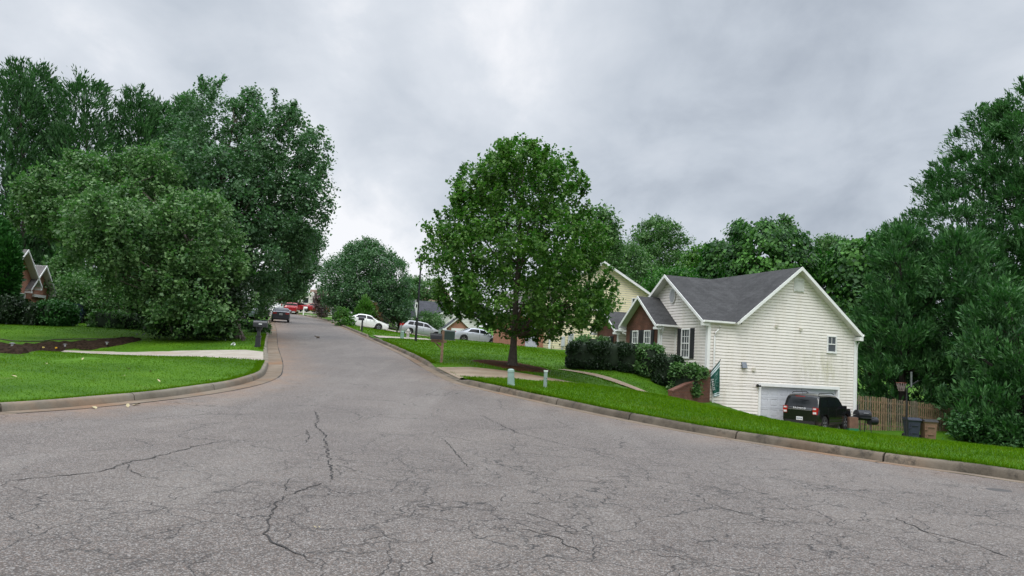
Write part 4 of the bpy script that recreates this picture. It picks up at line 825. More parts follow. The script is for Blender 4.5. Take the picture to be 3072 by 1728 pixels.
# brick retaining wall holding the front bed
cw = H1.matrix_basis.copy() if False else None
def h1w(s, t, z): return np.array([hc[0]+s*math.cos(BETA)-t*math.sin(BETA), hc[1]+s*math.sin(BETA)+t*math.cos(BETA), z])
rw = empty('brick_retaining_wall', (hc[0], hc[1], -1.2), 0, 'low sloping brick retaining wall between the hedge bed and the garage driveway', 'wall'); o = np.array([hc[0], hc[1], -1.2])
A = h1w(-.02, -.02, 0); Bp = at(668, 396, 36.0)
d = nrm((Bp-A)*[1, 1, 0]); n_w = np.array([d[1], -d[0], 0]); Lw = np.linalg.norm((Bp-A)[:2]); tops = [(0, 1.36), (.55, 1.22), (1.2, .95), (1.8, .74), (2.4, .60), (Lw, .33)]
mb = MB(); P = [A*[1, 1, 0]+d*a+np.array([0, 0, zt]) for a, zt in tops]; mb.prism([p-o for p in P]+[A*[1, 1, 0]+d*Lw+np.array([0, 0, -1.3])-o, A*[1, 1, 0]+np.array([0, 0, -1.3])-o], -n_w*.22); mb.build('wall', BRK, rw)
mb = MB()
for i in range(len(P)-1): mb.prism([P[i]-o+n_w*.03+np.array([0, 0, .002]), P[i+1]-o+n_w*.03+np.array([0, 0, .002]), P[i+1]-o+n_w*.03+np.array([0, 0, .075]), P[i]-o+n_w*.03+np.array([0, 0, .075])], -n_w*.28)
mb.build('coping', BRK, rw)

# ------------------------------------------------------------------ the yellow house behind the maple
c2 = at(548.5, 352, 58); H2 = empty('yellow_house', (c2[0], c2[1], 2.0), R(18), 'two-storey yellow-sided house half hidden behind the maple tree', 'house'); q = lambda a: a-2.0
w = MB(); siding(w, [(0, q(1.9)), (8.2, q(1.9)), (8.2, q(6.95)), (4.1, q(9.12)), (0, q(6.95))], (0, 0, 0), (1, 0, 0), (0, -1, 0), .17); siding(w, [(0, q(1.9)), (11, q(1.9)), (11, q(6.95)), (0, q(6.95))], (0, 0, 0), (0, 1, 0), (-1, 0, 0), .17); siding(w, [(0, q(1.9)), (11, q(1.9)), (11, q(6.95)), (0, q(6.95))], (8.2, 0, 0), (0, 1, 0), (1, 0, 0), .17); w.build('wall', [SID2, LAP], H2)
r = MB(); f = MB()
for sg in (-1, 1):
    e = 4.1+sg*4.45; ez = q(9.22)-.53*4.45; slab(r, [(e, -.4, ez), (e, 11.4, ez), (4.1, 11.4, q(9.22)), (4.1, -.4, q(9.22))], .12); board(f, (e, -.404, ez+.015), (4.1, -.404, q(9.22)+.015), .2, .03, (0, -1, 0))
f.bbox(8.1, 8.23, -.06, 0, q(1.9), q(6.9)); f.bbox(-.05, .1, -.06, 0, q(1.9), q(6.9)); f.bbox(8.2, 8.56, -.42, 0, q(6.62), q(6.8)); r.build('roof', [ROOFG, SOFF], H2); f.build('corner_board', WHITE, H2)
window(H2, (0, 0, 0), (1, 0, 0), (0, -1, 0), 6.72, 7.55, q(5.45), q(6.62), 3, 4)
window(H2, (0, 0, 0), (1, 0, 0), (0, -1, 0), 3.3, 4.1, q(5.45), q(6.62), 3, 4)
w = MB(); w.poly([(-2.6, 1.2, q(1.9)), (-.0, 1.2, q(1.9)), (-.0, 1.2, q(4.8)), (-2.6, 1.2, q(4.8))]); w.poly([(-2.6, 1.2, q(1.9)), (-2.6, 6, q(1.9)), (-2.6, 6, q(4.8)), (-2.6, 1.2, q(4.8))]); w.build('brick_wing_wall', BRKL, H2)
r = MB(); slab(r, [(-3.0, .8, q(4.7)), (.0, .8, q(4.7)), (.0, 5, q(6.6)), (-3.0, 5, q(6.6))]); r.build('wing_roof', [ROOFG, SOFF], H2)
w = MB(); w.bbox(-1.5, -.55, 1.10, 1.19, q(2.0), q(4.1)); w.build('door', M('lavender_grey_door', (.50, .50, .58), .5, .1), H2)
def at_h2(s, z): return (s, -.02, q(z))
w = MB(); w.bbox(.95, 1.2, -.2, -.03, q(2.5), q(3.25)); w.bbox(1.0, 1.1, -.1, -.03, q(1.95), q(2.5)); w.build('meter_box', M('pale_grey_box', (.48, .50, .52), .5, .1), H2)
w = MB(); w.bbox(1.5, 1.9, -.2, -.03, q(2.75), q(3.5)); w.lathe([(0, -.3), (.09, -.3), (.09, -.2)], (1.7, 0, q(3.3)), 12, 0, 'Y'); w.build('meter_box', M('pale_grey_box', (.48, .50, .52), .5, .1), H2)

# ------------------------------------------------------------------ the white house with the slate roof, farther up
c3 = at(399, 330, 97); H3 = empty('slate_roofed_house', (c3[0], c3[1], 2.6), R(12), 'small white-walled house with a slate-blue roof behind the parked wagon', 'house'); q = lambda a: a-2.6
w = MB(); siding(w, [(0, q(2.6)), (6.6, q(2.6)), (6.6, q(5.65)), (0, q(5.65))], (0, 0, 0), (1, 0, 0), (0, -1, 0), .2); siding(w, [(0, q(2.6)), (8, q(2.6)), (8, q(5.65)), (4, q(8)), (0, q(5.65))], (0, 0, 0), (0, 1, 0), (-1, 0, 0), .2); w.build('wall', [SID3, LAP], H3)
r = MB(); slab(r, [(-.3, -.4, q(5.6)), (12, -.4, q(5.6)), (12, 4, q(8.1)), (1.6, 4, q(8.1))]); slab(r, [(-.3, 8.4, q(5.6)), (12, 8.4, q(5.6)), (12, 4, q(8.1)), (1.6, 4, q(8.1))]); slab(r, [(-.3, -.4, q(5.6)), (-.3, 8.4, q(5.6)), (1.6, 4, q(8.1))]); r.build('roof', [ROOF2, SOFF], H3)
f = MB(); f.bbox(-.3, 4.0, -.47, -.4, q(5.40), q(5.62)); f.bbox(3.1, 3.3, -.1, 0, q(2.6), q(5.5)); f.build('fascia', WHITE, H3)
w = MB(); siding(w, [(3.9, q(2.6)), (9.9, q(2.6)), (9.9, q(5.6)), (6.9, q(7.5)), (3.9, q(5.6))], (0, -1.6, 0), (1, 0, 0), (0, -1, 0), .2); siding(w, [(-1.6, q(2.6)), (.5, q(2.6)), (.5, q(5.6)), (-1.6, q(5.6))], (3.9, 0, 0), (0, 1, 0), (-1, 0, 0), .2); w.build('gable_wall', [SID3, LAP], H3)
r = MB(); slab(r, [(3.5, -2, q(5.4)), (3.5, 4, q(5.4)), (6.9, 4, q(7.65)), (6.9, -2, q(7.65))]); slab(r, [(10.3, -2, q(5.4)), (10.3, 4, q(5.4)), (6.9, 4, q(7.65)), (6.9, -2, q(7.65))]); r.build('gable_roof', [ROOF2, SOFF], H3)
f = MB(); board(f, (3.5, -2.005, q(5.42)), (6.9, -2.005, q(7.67)), .22, .03, (0, -1, 0)); board(f, (10.3, -2.005, q(5.42)), (6.9, -2.005, q(7.67)), .22, .03, (0, -1, 0)); f.build('fascia', WHITE, H3)
window(H3, (0, 0, 0), (1, 0, 0), (0, -1, 0), 3.45, 3.85, q(3.7), q(5.2), 1, 2)
window(H3, (0, 0, 0), (0, 1, 0), (-1, 0, 0), 2.5, 3.4, q(3.7), q(5.2), 1, 2)
c4 = at(445.5, 334, 84); H4 = empty('brick_garage', (c4[0], c4[1], 2.6), R(12), 'little brick gabled garage with a white door, behind the silver sedan', 'garage'); q = lambda a: a-2.6
w = MB(); w.poly([(0, 0, q(2.2)), (2.7, 0, q(2.2)), (2.7, 0, q(4.2)), (1.35, 0, q(5.3)), (0, 0, q(4.2))]); w.poly([(0, 0, q(2.2)), (0, 4, q(2.2)), (0, 4, q(4.2)), (0, 0, q(4.2))]); w.build('wall', BRKL, H4)
r = MB(); slab(r, [(-.3, -.25, q(4.0)), (-.3, 4, q(4.0)), (1.35, 4, q(5.42)), (1.35, -.25, q(5.42))]); slab(r, [(3.0, -.25, q(4.0)), (3.0, 4, q(4.0)), (1.35, 4, q(5.42)), (1.35, -.25, q(5.42))]); r.build('roof', [ROOF2, SOFF], H4)
f = MB(); f.bbox(-.35, .05, -.3, .05, q(3.9), q(4.1)); f.build('fascia', WHITE, H4)
w = MB(); w.bbox(.6, 2.0, -.06, -.01, q(2.2), q(4.2)); dr_ = w.build('door', WHITE, H4); w = MB()
for k in range(3): w.bbox(.82+k*.36, 1.06+k*.36, -.075, -.061, q(3.0), q(3.5))
w.build('pane', GLS, dr_)
# ------------------------------------------------------------------ far houses near the crest
c5 = at(395, 320, 133); H5 = empty('brown_roofed_house', (c5[0], c5[1], 5.6), R(10), 'far house whose brown roof shows above the pear tree', 'house'); q = lambda a: a-5.6
w = MB(); w.bbox(0, 9, 0, 8, 0, q(10.4)); w.build('wall', M('tan_far_wall', (.42, .36, .29), .8, .1), H5); r = MB(); slab(r, [(-.4, -.4, q(10.2)), (9.4, -.4, q(10.2)), (9.4, 4, q(12.6)), (-.4, 4, q(12.6))]); slab(r, [(-.4, 8.4, q(10.2)), (9.4, 8.4, q(10.2)), (9.4, 4, q(12.6)), (-.4, 4, q(12.6))]); r.build('roof', [ROOF3, SOFF], H5)
window(H5, (0, 0, 0), (1, 0, 0), (0, -1, 0), 3, 4, q(8), q(9.6), 2, 2); window(H5, (0, 0, 0), (1, 0, 0), (0, -1, 0), 5.5, 6.5, q(8), q(9.6), 2, 2)
c6 = at(295.5, 312, 150); H6 = empty('beige_house', (c6[0], c6[1], 6.6), R(8), 'far beige gabled house with a brown roof behind the motorhome', 'house'); q = lambda a: a-6.6
gm = M('beige_far_wall', (.50, .47, .41), .8, .1); w = MB(); w.prism([(0, 0, 0), (6, 0, 0), (6, 0, q(9.2)), (3, 0, q(11.6)), (0, 0, q(9.2))], (0, 9, 0)); w.build('wall', gm, H6)
r = MB(); slab(r, [(-.4, -.4, q(9.0)), (-.4, 9.4, q(9.0)), (3, 9.4, q(11.75)), (3, -.4, q(11.75))]); slab(r, [(6.4, -.4, q(9.0)), (6.4, 9.4, q(9.0)), (3, 9.4, q(11.75)), (3, -.4, q(11.75))]); slab(r, [(1, 9, q(11)), (11, 9, q(11)), (11, 13, q(13.1)), (1, 13, q(13.1))]); r.build('roof', [ROOF3, SOFF], H6)
window(H6, (0, 0, 0), (1, 0, 0), (0, -1, 0), 2.4, 3.5, q(8.2), q(9.6), 2, 2)
f = MB(); board(f, (-.4, -.41, q(9.02)), (3, -.41, q(11.77)), .25, .03, (0, -1, 0)); board(f, (6.4, -.41, q(9.02)), (3, -.41, q(11.77)), .25, .03, (0, -1, 0)); f.build('fascia', WHITE, H6)

# ------------------------------------------------------------------ brick houses on the left
BL = R(187); p1 = at(27.4, 249.5, 48); zl = g1(p1[0], p1[1])-.3
H7 = empty('brick_house', (p1[0], p1[1], zl), BL, 'salmon brick house with two steep front gables at the left edge', 'house'); q = lambda a: a-zl
gable_wing(H7, .35, 0, 2.1, 0, q(p1[2]), .95, .18, 5, BRKL, True, rmat=ROOFG, ov_f=.42, fasc=.13)
best = min(np.linspace(-9, -1, 400), key=lambda t: abs((lambda P: (FPX*np.dot(P-CAM, cr)/np.dot(P-CAM, cf)+512))(np.array([p1[0]-t*math.sin(BL), p1[1]+t*math.cos(BL), 5.0]))-45))
pb = np.array([p1[0]-best*math.sin(BL), p1[1]+best*math.cos(BL), 0]); zb2 = at(45, 265.5, pb[1])[2]
gable_wing(H7, .36, best, 1.55, 0, q(zb2), 1.0, .16, 5.5, BRKL, True, rmat=ROOFG, ov_f=.40, fasc=.13)
w = MB(); w.bbox(1.2, 9, best-2.6, 6, 0, q(4.4)); w.build('main_wall', BRKL, H7)
r = MB(); slab(r, [(.9, best-2.9, q(4.3)), (.9, 6.2, q(4.3)), (5, 6.2, q(6.6)), (5, best-2.9, q(6.6))]); slab(r, [(9.3, best-2.9, q(4.3)), (9.3, 6.2, q(4.3)), (5, 6.2, q(6.6)), (5, best-2.9, q(6.6))]); r.build('main_roof', [ROOFG, SOFF], H7)
window(H7, (.35, 0, 0), (0, 1, 0), (-1, 0, 0), -1.0, .2, q(2.2), q(3.75), 2, 4)
w = MB(); w.bbox(.20, .34, best-.9, best+.7, q(3.62), q(3.8)); w.build('lintel', WHITE, H7)
c8 = at(88, 305, 74); H8 = empty('brick_bungalow', (c8[0], c8[1], c8[2]-.6), R(-14), 'brick bungalow glimpsed through the branches behind the shade tree', 'house')
w = MB(); w.bbox(-7, 4, 0, 8, -1, 2.3); w.build('wall', BRKL, H8); r = MB(); slab(r, [(-7.4, -.4, 2.2), (4.4, -.4, 2.2), (4.4, 4, 4.6), (-7.4, 4, 4.6)]); slab(r, [(-7.4, 8.4, 2.2), (4.4, 8.4, 2.2), (4.4, 4, 4.6), (-7.4, 4, 4.6)]); r.build('roof', [ROOF2, SOFF], H8)
window(H8, (0, 0, 0), (1, 0, 0), (0, -1, 0), 1.2, 2.1, .4, 1.9, 2, 4); window(H8, (0, 0, 0), (1, 0, 0), (0, -1, 0), -3.2, -2.2, .4, 1.9, 2, 4)
# ------------------------------------------------------------------ vehicles
def paint(name, col, rough=.28, metal=0, coat=.6): return M(name, col, rough, .04, 2, metal=metal, spec=.5, coat=coat)
CGL = M_glass('car_glass', (.008, .010, .012), .08); CGL.node_tree.nodes['Principled BSDF'].inputs['Specular IOR Level'].default_value = .3; TYRE = M('tyre_rubber', (.012, .012, .012), .85, .2); RIM = M('alloy_rim', (.42, .43, .45), .35, .1, metal=.7)
DTRIM = M('black_trim', (.014, .014, .015), .55, .15); SEAM = M('panel_gap', (.02, .02, .02), .8, 0); REDL = M('red_lamp', (.38, .012, .012), .2, .1, 6, coat=.8); CLRL = M('clear_lamp', (.62, .62, .64), .15, .1, 6, coat=.8); PLATE = M('pale_plate', (.68, .70, .70), .5, .1, 20)
def box_filter(f, w=.10):
    return lambda x: float(np.mean([f(x+d) for d in np.linspace(-w, w, 7)]))
class Car:
    def __init__(s, sp_):
        s.sp = sp_; L = s.L = sp_['L']; tx, tz = zip(*sp_['top']); bx, bz = zip(*sp_['belt']); sm = sp_.get('smooth', .09)
        s.top = box_filter(lambda x: np.interp(x/L, tx, tz), sm); s.belt = box_filter(lambda x: np.interp(x/L, bx, bz), sm)
        s.W = sp_['W']; s.wx = [L*sp_['wr'], L*sp_['wf']]; s.rw = sp_['rw']; s.sill = sp_.get('sill', .24); s.tum = sp_.get('tum', .46); s.pl = sp_.get('plan', .10)
    def hw(s, x):
        t = 2*x/s.L-1; return s.W/2*(1-s.pl*abs(t)**4-.05*max(0, abs(t)-.94)/.06)
    def sec(s, x):
        t = s.top(x); b = min(s.belt(x), t-.015); h = s.hw(x); cab = max(0, t-b); rh = h*(.985-s.tum*min(cab, .7)); Ra = s.rw+.075; a = 0
        for wx in s.wx:
            q = Ra*Ra-(x-wx)**2
            if q > 0: a = max(a, s.rw+math.sqrt(q))
        e = min(x, s.L-x); lo = s.sill+max(0, .12-e)*.9; low = max(lo, a)
        return np.array([(0, s.sill+.03), (h*.55, max(s.sill+.03, a)), (h*.94, low), (h, max(low+.015, s.sill+.17)), (h*1.0, max(low+.03, .5*(s.sill+b)+.1)), (h*.985, max(low+.04, b-.07)), (h*.955, b), (rh, t-.10*min(1, cab/.25)), (rh*.9, t-.035*min(1, cab/.1)), (rh*.55, t-.006), (0, t)])
    def S(s, x, k):
        c = s.sec(x); i = min(int(k), 9); f = k-i; y, z = c[i]*(1-f)+c[i+1]*f; return np.array([x, y, z])
    def N(s, x, k):
        a = s.S(x+.03, k)-s.S(x-.03, k); b = s.S(x, min(10, k+.06))-s.S(x, k-.06); n = nrm(np.cross(a, b)); c = np.array([0, max(.01, s.S(x, k)[1]), .05+max(0, s.S(x, k)[2]-.9)])
        return n if n@c > 0 else -n
    def patch(s, mb, xa, xb, ka, kb, sg=1, nx=6, nk=4, off=.006, m=0):
        """a panel laid on the body side: xa,xb = (x at ka, x at kb) pairs"""
        vs = []
        for j in range(nk+1):
            v = j/nk; k = ka+(kb-ka)*v
            for i in range(nx+1):
                x0 = xa[0]+(xa[1]-xa[0])*v; x1 = xb[0]+(xb[1]-xb[0])*v; x = x0+(x1-x0)*i/nx; p = s.S(x, k)+s.N(x, k)*off; p[1] *= sg; vs.append(p)
        n = nx+1; mb.add(vs, [(j*n+i, j*n+i+1, (j+1)*n+i+1, (j+1)*n+i) for j in range(nk) for i in range(nx)], m)
    def top_patch(s, mb, x0, x1, k0=7.4, nx=8, off=.006, m=0, bow=.0):
        vs = []; ks = list(np.linspace(k0, 10, 6)); row = [(k, 1) for k in ks]+[(k, -1) for k in ks[-2::-1]]; n = len(row)
        for i in range(nx+1):
            for k, sg in row:
                x = x0+(x1-x0)*i/nx; p = s.S(x, k)+s.N(x, min(k, 9.9))*off; p[1] *= sg; vs.append(p)
        mb.add(vs, [(i*n+j, i*n+j+1, (i+1)*n+j+1, (i+1)*n+j) for i in range(nx) for j in range(n-1)], m)
def make_car(sp_, name, label, cat, loc, heading, pitch=0.0, group=None, roll=0.0):
    """x forward; heading = world angle of the nose; pitch up positive"""
    c = Car(sp_); root = empty(name, loc, 0, label, cat, group); root.rotation_euler = Matrix.Rotation(heading, 3, 'Z').to_4x4().to_3x3().to_euler()
    root.rotation_euler = (Matrix.Rotation(heading, 3, 'Z') @ Matrix.Rotation(-pitch, 3, 'Y') @ Matrix.Rotation(roll, 3, 'X')).to_euler()
    off = np.array([-c.L/2, 0, 0]); mat = sp_['paint']; b = MB(); xs = np.unique(np.concatenate([np.linspace(0, c.L, 46), [.03, .07, c.L-.03, c.L-.07]]+[w+np.linspace(-(c.rw+.075), c.rw+.075, 17) for w in c.wx])); secs = [c.sec(x) for x in xs]; n = 11; m = 2*n-2
    def ring(x, q): return [(x, y, z) for y, z in q]+[(x, -y, z) for y, z in q[-2:0:-1]]
    vs = [p for x, q in zip(xs, secs) for p in ring(x, q)]
    b.add(vs, [(i*m+j, i*m+(j+1) % m, (i+1)*m+(j+1) % m, (i+1)*m+j) for i in range(len(xs)-1) for j in range(m)]+[list(range(m)), list(range((len(xs)-1)*m, len(xs)*m))])
    for x0, x1 in sp_.get('doors', []):
        for sg in (-1, 1): c.patch(b, (x0, x1), (x0+.014, x1+.014), 3.2, 6.0, sg, 1, 6, .003, 1)
    bt = sp_.get('cladding')
    if bt:
        for sg in (-1, 1): c.patch(b, (c.wx[0]+c.rw+.1, c.wx[0]+c.rw+.1), (c.wx[1]-c.rw-.1, c.wx[1]-c.rw-.1), 2.1, 3.3, sg, 6, 2, .006, 2)
    b.v = [tuple(np.array(p)+off) for p in b.v]; b.build('body', [mat, SEAM, DTRIM], root, True, 28)
    def part(nm, mb, mt, par=root, sm=True):
        mb.v = [tuple(np.array(p)+off) for p in mb.v]; return mb.build(nm, mt, par, sm, 30)
    for (xa, xb, xc, xd) in sp_['side_glass']:                     # rear-bottom, front-bottom, rear-top, front-top
        for sg in (-1, 1): g = MB(); c.patch(g, (xa, xc), (xb, xd), 6.14, 6.93, sg, 8, 4, .006); part('side_window', g, CGL)
    g = MB(); c.top_patch(g, *sp_['windscreen']); part('windscreen', g, CGL)
    g = MB(); c.top_patch(g, *sp_['rear_glass']); part('rear_window', g, CGL)
    for wx in c.wx:
        for sg in (-1, 1):
            y = sg*(c.W/2*.955-.10); t = MB(); r = c.rw; w_ = .105
            t.lathe([(r*.62, -w_), (r*.93, -w_), (r, -w_*.7), (r, w_*.7), (r*.93, w_), (r*.62, w_)], (wx, y, r), 26, 0, 'Y'); to = part('wheel', t, TYRE)
            q = MB(); q.lathe([(.0, sg*w_*.75), (r*.18, sg*w_*.8), (r*.2, sg*w_*.55), (r*.55, sg*w_*.45), (r*.60, sg*w_*.95), (r*.66, sg*w_*.98), (r*.66, -sg*w_*.5)], (wx, y, r), 26, 1 if not sp_.get('darkrim') else 0, 'Y')
            if not sp_.get('darkrim'):
                for a in range(5):
                    an = a*2*PI/5+.3; q.prism([(wx+math.cos(an+d)*rr, y+sg*w_*.72, r+math.sin(an+d)*rr) for d, rr in ((-.30, r*.16), (.30, r*.16), (.17, r*.6), (-.17, r*.6))], (0, sg*w_*.16, 0), 0)
            q.m = [0 if k == 0 else 1 for k in q.m]; part('rim', q, [DTRIM if sp_.get('darkrim') else RIM, DTRIM], to)
    L = c.L; H = c.hw
    for x0, kind in ((0, 'tail_light'), (L, 'headlight')):
        zl, hl, wl, dl = sp_['tail'] if x0 == 0 else sp_['head']
        for sg in (-1, 1):
            q = MB(); s_ = 1 if x0 == 0 else -1; yy = H(abs(x0-.1))
            for (px, py, pz, dx, dy, dz) in ((.035*s_, yy*.95-wl/2, zl, .09, wl, hl), (dl/2*s_+.02*s_, yy*.95-.005, zl, dl, .055, hl*.9)):
                q.box((x0+px, sg*py, pz), (dx, dy, dz))
            lo_ = part(kind, q, REDL if x0 == 0 else CLRL, sm=False)
            if x0 == 0 and sp_.get('clear_tail'):
                e = MB(); e.box((-.014, sg*(yy*.95-wl*.5), zl-hl*.28), (.012, wl*.8, hl*.28)); part('reversing_lamp', e, CLRL, lo_, False); e = MB(); e.box((-.014, sg*(yy*.95-wl*.5), zl+hl*.30), (.012, wl*.7, hl*.2)); part('reversing_lamp', e, CLRL, lo_, False)
    q = MB(); q.box((-.012, 0, sp_.get('plz', .75)), (.02, .32, .165)); pl_ = part('number_plate', q, PLATE, sm=False)
    e = MB(); rg = random.Random(5)
    for k in range(6): e.box((-.026, -.12+k*.048, sp_.get('plz', .75)), (.005, .028, .07))
    part('plate_lettering', e, M('plate_print', (.12, .16, .20), .6), pl_, False)
    q = MB(); hb = H(.06)
    q.box((.005, 0, c.sill+.10), (.05, hb*1.75, .16)); part('rear_bumper', q, sp_.get('bump', DTRIM), sm=False)
    q = MB(); q.box((L-.005, 0, c.sill+.12), (.05, hb*1.6, .18)); q.box((L-.0, 0, sp_.get('gz', .62)), (.03, hb*1.0, .10)); part('grille', q, DTRIM, sm=False)
    mx = sp_['mirror']
    for sg in (-1, 1):
        q = MB(); p = c.S(mx, 6.05); q.box((mx, sg*(p[1]+.11), p[2]+.07), (.11, .20, .13)); q.box((mx+.02, sg*(p[1]+.01), p[2]+.02), (.06, .10, .05)); part('mirror', q, sp_.get('mirmat', mat), sm=False)
    for x0 in sp_.get('handles', []):
        for sg in (-1, 1): q = MB(); p = c.S(x0, 5.3); q.box((x0, sg*(p[1]+.012), p[2]), (.16, .03, .028)); part('door_handle', q, sp_.get('mirmat', mat), sm=False)
    return root, c, part
def seat(x, y, z): return (x, y, z)
ROADDIR = math.atan2(.957, -.29)
# black SUV in front of the garage
SUVP = dict(L=4.40, W=1.90, top=[(0, 1.0), (.012, 1.02), (.03, 1.2), (.075, 1.70), (.12, 1.76), (.40, 1.79), (.58, 1.74), (.63, 1.66), (.755, 1.15), (.80, 1.12), (.95, 1.06), (1, .92)], belt=[(0, .98), (.05, 1.10), (.3, 1.12), (.78, 1.09), (.95, 1.02), (1, .88)], wr=.195, wf=.80, rw=.37, sill=.30, tum=.20, plan=.07, smooth=.05, paint=paint('black_suv_paint', (.005, .005, .006), .22, 0, .25),
    doors=[(1.15, 1.2), (2.15, 2.15), (3.22, 3.05)], side_glass=[(.42, 1.18, .50, 1.20), (1.26, 2.14, 1.28, 2.12), (2.22, 3.18, 2.20, 2.76)], windscreen=(2.86, 3.28), rear_glass=(.10, .32, 7.45), tail=(.98, .34, .20, .16), clear_tail=True, head=(.88, .2, .3, .2), mirror=3.02, handles=[1.35, 2.35], plz=.58, cladding=True)
p = at(812.5, 409, 40.3); px_, py_ = p[0], 39.6
suv, c_, part_ = make_car(SUVP, 'sport_utility_vehicle', 'boxy black sport utility vehicle parked nose-in at the basement garage', 'car', (px_, py_, g1(px_, py_)+.02), R(46))
q = MB(); q.box((.03, 0, 1.655), (.02, .46, .03)); part_('brake_light', q, REDL, sm=False)
for sg in (-1, 1):
    q = MB(); q.tube([(.62, sg*.66, 1.76), (.72, sg*.66, 1.83), (2.2, sg*.66, 1.86), (2.5, sg*.66, 1.79)], .022, 6); part_('roof_rail', q, DTRIM)
q = MB(); q.tube([(.55, .1, 1.76), (.35, .1, 2.02)], .008, 5); part_('aerial', q, DTRIM)
q = MB(); q.tube([(.085, -.1, 1.19), (.07, .25, 1.17)], .014, 5); part_('rear_wiper', q, DTRIM)
q = MB(); q.box((-.016, 0, 1.005), (.012, 1.15, .02)); part_('tailgate_strip', q, M('dull_chrome', (.35, .35, .36), .35, .05, metal=.6), sm=False)
def text(name, s, size, mat, parent, M4, ext=.004, space=1.15):
    cu_ = bpy.data.curves.new(name, 'FONT'); cu_.body = s; cu_.size = size; cu_.extrude = ext; cu_.align_x = 'CENTER'; cu_.align_y = 'CENTER'; cu_.space_character = space; cu_.materials.append(mat)
    t_ = bpy.data.objects.new(name, cu_); COL.objects.link(t_); dg = bpy.context.evaluated_depsgraph_get(); me = bpy.data.meshes.new_from_object(t_.evaluated_get(dg)); bpy.data.objects.remove(t_)
    me.name = name; o = bpy.data.objects.new(name, me); COL.objects.link(o); o.parent = parent; o.matrix_local = M4; return o
WLET = M('white_lettering', (.78, .78, .78), .5, .03)
text('lettering', 'BRONCO', .115, WLET, suv, Matrix.Translation((-2.20-.012, 0.02, 1.075)) @ Matrix(((0, 0, -1, 0), (-1, 0, 0, 0), (0, 1, 0, 0), (0, 0, 0, 1))), .006, 1.45)
SED = dict(L=4.80, W=1.80, top=[(0, .92), (.02, 1.0), (.12, 1.06), (.17, 1.07), (.30, 1.38), (.38, 1.455), (.50, 1.47), (.60, 1.42), (.745, 1.02), (.80, .96), (.93, .82), (.985, .68), (1, .60)], belt=[(0, .86), (.12, .97), (.4, .97), (.72, .93), (.8, .90), (.95, .74), (1, .56)], wr=.205, wf=.785, rw=.325, sill=.21, tum=.42, plan=.11, paint=None,
    doors=[(1.18, 1.30), (2.42, 2.42), (3.52, 3.35)], side_glass=[(1.28, 2.38, 1.56, 2.36), (2.46, 3.42, 2.44, 2.98)], windscreen=(3.02, 3.56), rear_glass=(.84, 1.50), tail=(.86, .17, .34, .22), head=(.70, .15, .36, .34), mirror=3.2, handles=[1.75, 2.85], plz=.72)
def car_at(sp_, col, name, label, px, py, Y, nose, pitch=0, group=None, roll=0, dz=0, **kw):
    s = dict(sp_); s['paint'] = col; s.update(kw); p = at(px, py, Y); return make_car(s, name, label, 'car', (p[0], p[1], p[2]+dz), nose, pitch, group, roll)
car_at(SED, paint('white_car_paint', (.80, .80, .78)), 'sedan', 'white sedan parked nose-down on the driveway beside the round pear tree', 363.8, 328.4, 80, R(18), R(-4.5), 'cars parked on the driveways right of the road', bump=paint('white_car_paint', (.80, .80, .78)))
WAG = dict(L=5.05, W=1.98, top=[(0, .92), (.02, 1.05), (.06, 1.25), (.13, 1.60), (.18, 1.66), (.40, 1.69), (.56, 1.62), (.755, 1.12), (.80, 1.06), (.93, .92), (1, .70)], belt=[(0, .9), (.08, 1.08), (.3, 1.08), (.75, 1.03), (.93, .86), (1, .66)], wr=.19, wf=.80, rw=.36, sill=.26, tum=.34, plan=.1, paint=None,
    doors=[(1.2, 1.3), (2.45, 2.45), (3.62, 3.45)], side_glass=[(.62, 1.28, .80, 1.30), (1.36, 2.42, 1.37, 2.40), (2.50, 3.52, 2.48, 3.0)], windscreen=(3.02, 3.72), rear_glass=(.28, .66), tail=(1.06, .30, .2, .26), head=(.80, .16, .36, .36), mirror=3.3, handles=[1.8, 2.95], plz=.8)
silver = paint('silver_car_paint', (.42, .43, .45), .3, .35)
car_at(WAG, silver, 'crossover_wagon', 'silver crossover wagon behind the street lamp post', 421.3, 336.8, 88, R(17), R(-5.0), 'cars parked on the driveways right of the road', bump=silver)
car_at(SED, paint('pale_silver_paint', (.42, .44, .48), .3, .35), 'sedan', 'pale silver sedan half sunk behind the lawn crest, beside the green utility box', 476, 343.9, 72, R(17), R(-3.5), 'cars parked on the driveways right of the road', dz=-.02)
COUPE = dict(SED); COUPE.update(L=4.55, W=1.82, top=[(0, .93), (.02, 1.02), (.06, 1.06), (.10, 1.07), (.30, 1.33), (.42, 1.41), (.52, 1.40), (.60, 1.34), (.74, .98), (.80, .93), (.93, .80), (1, .6)], rear_glass=(.58, 1.36), side_glass=[(1.2, 2.1, 1.5, 2.1), (2.16, 3.3, 2.15, 2.85)], windscreen=(2.85, 3.35), mirror=3.05, handles=[2.3], doors=[(1.95, 1.95), (3.3, 3.15)], clear_tail=False, plz=.78, head=(.68, .14, .34, .3), tail=(.88, .18, .36, .22))
darkp = paint('dark_grey_paint', (.055, .06, .075), .25, .5)
cp, cc_, pp_ = car_at(COUPE, darkp, 'coupe', 'dark grey coupe with a rear spoiler parked at the left kerb facing uphill', 280.2, 321.4, 78, ROADDIR, R(3.2), None)
q = MB(); q.box((.14, 0, 1.16), (.20, 1.5, .03)); q.box((.16, .55, 1.10), (.08, .03, .10)); q.box((.16, -.55, 1.10), (.08, .03, .10)); pp_('spoiler', q, DTRIM, sm=False)
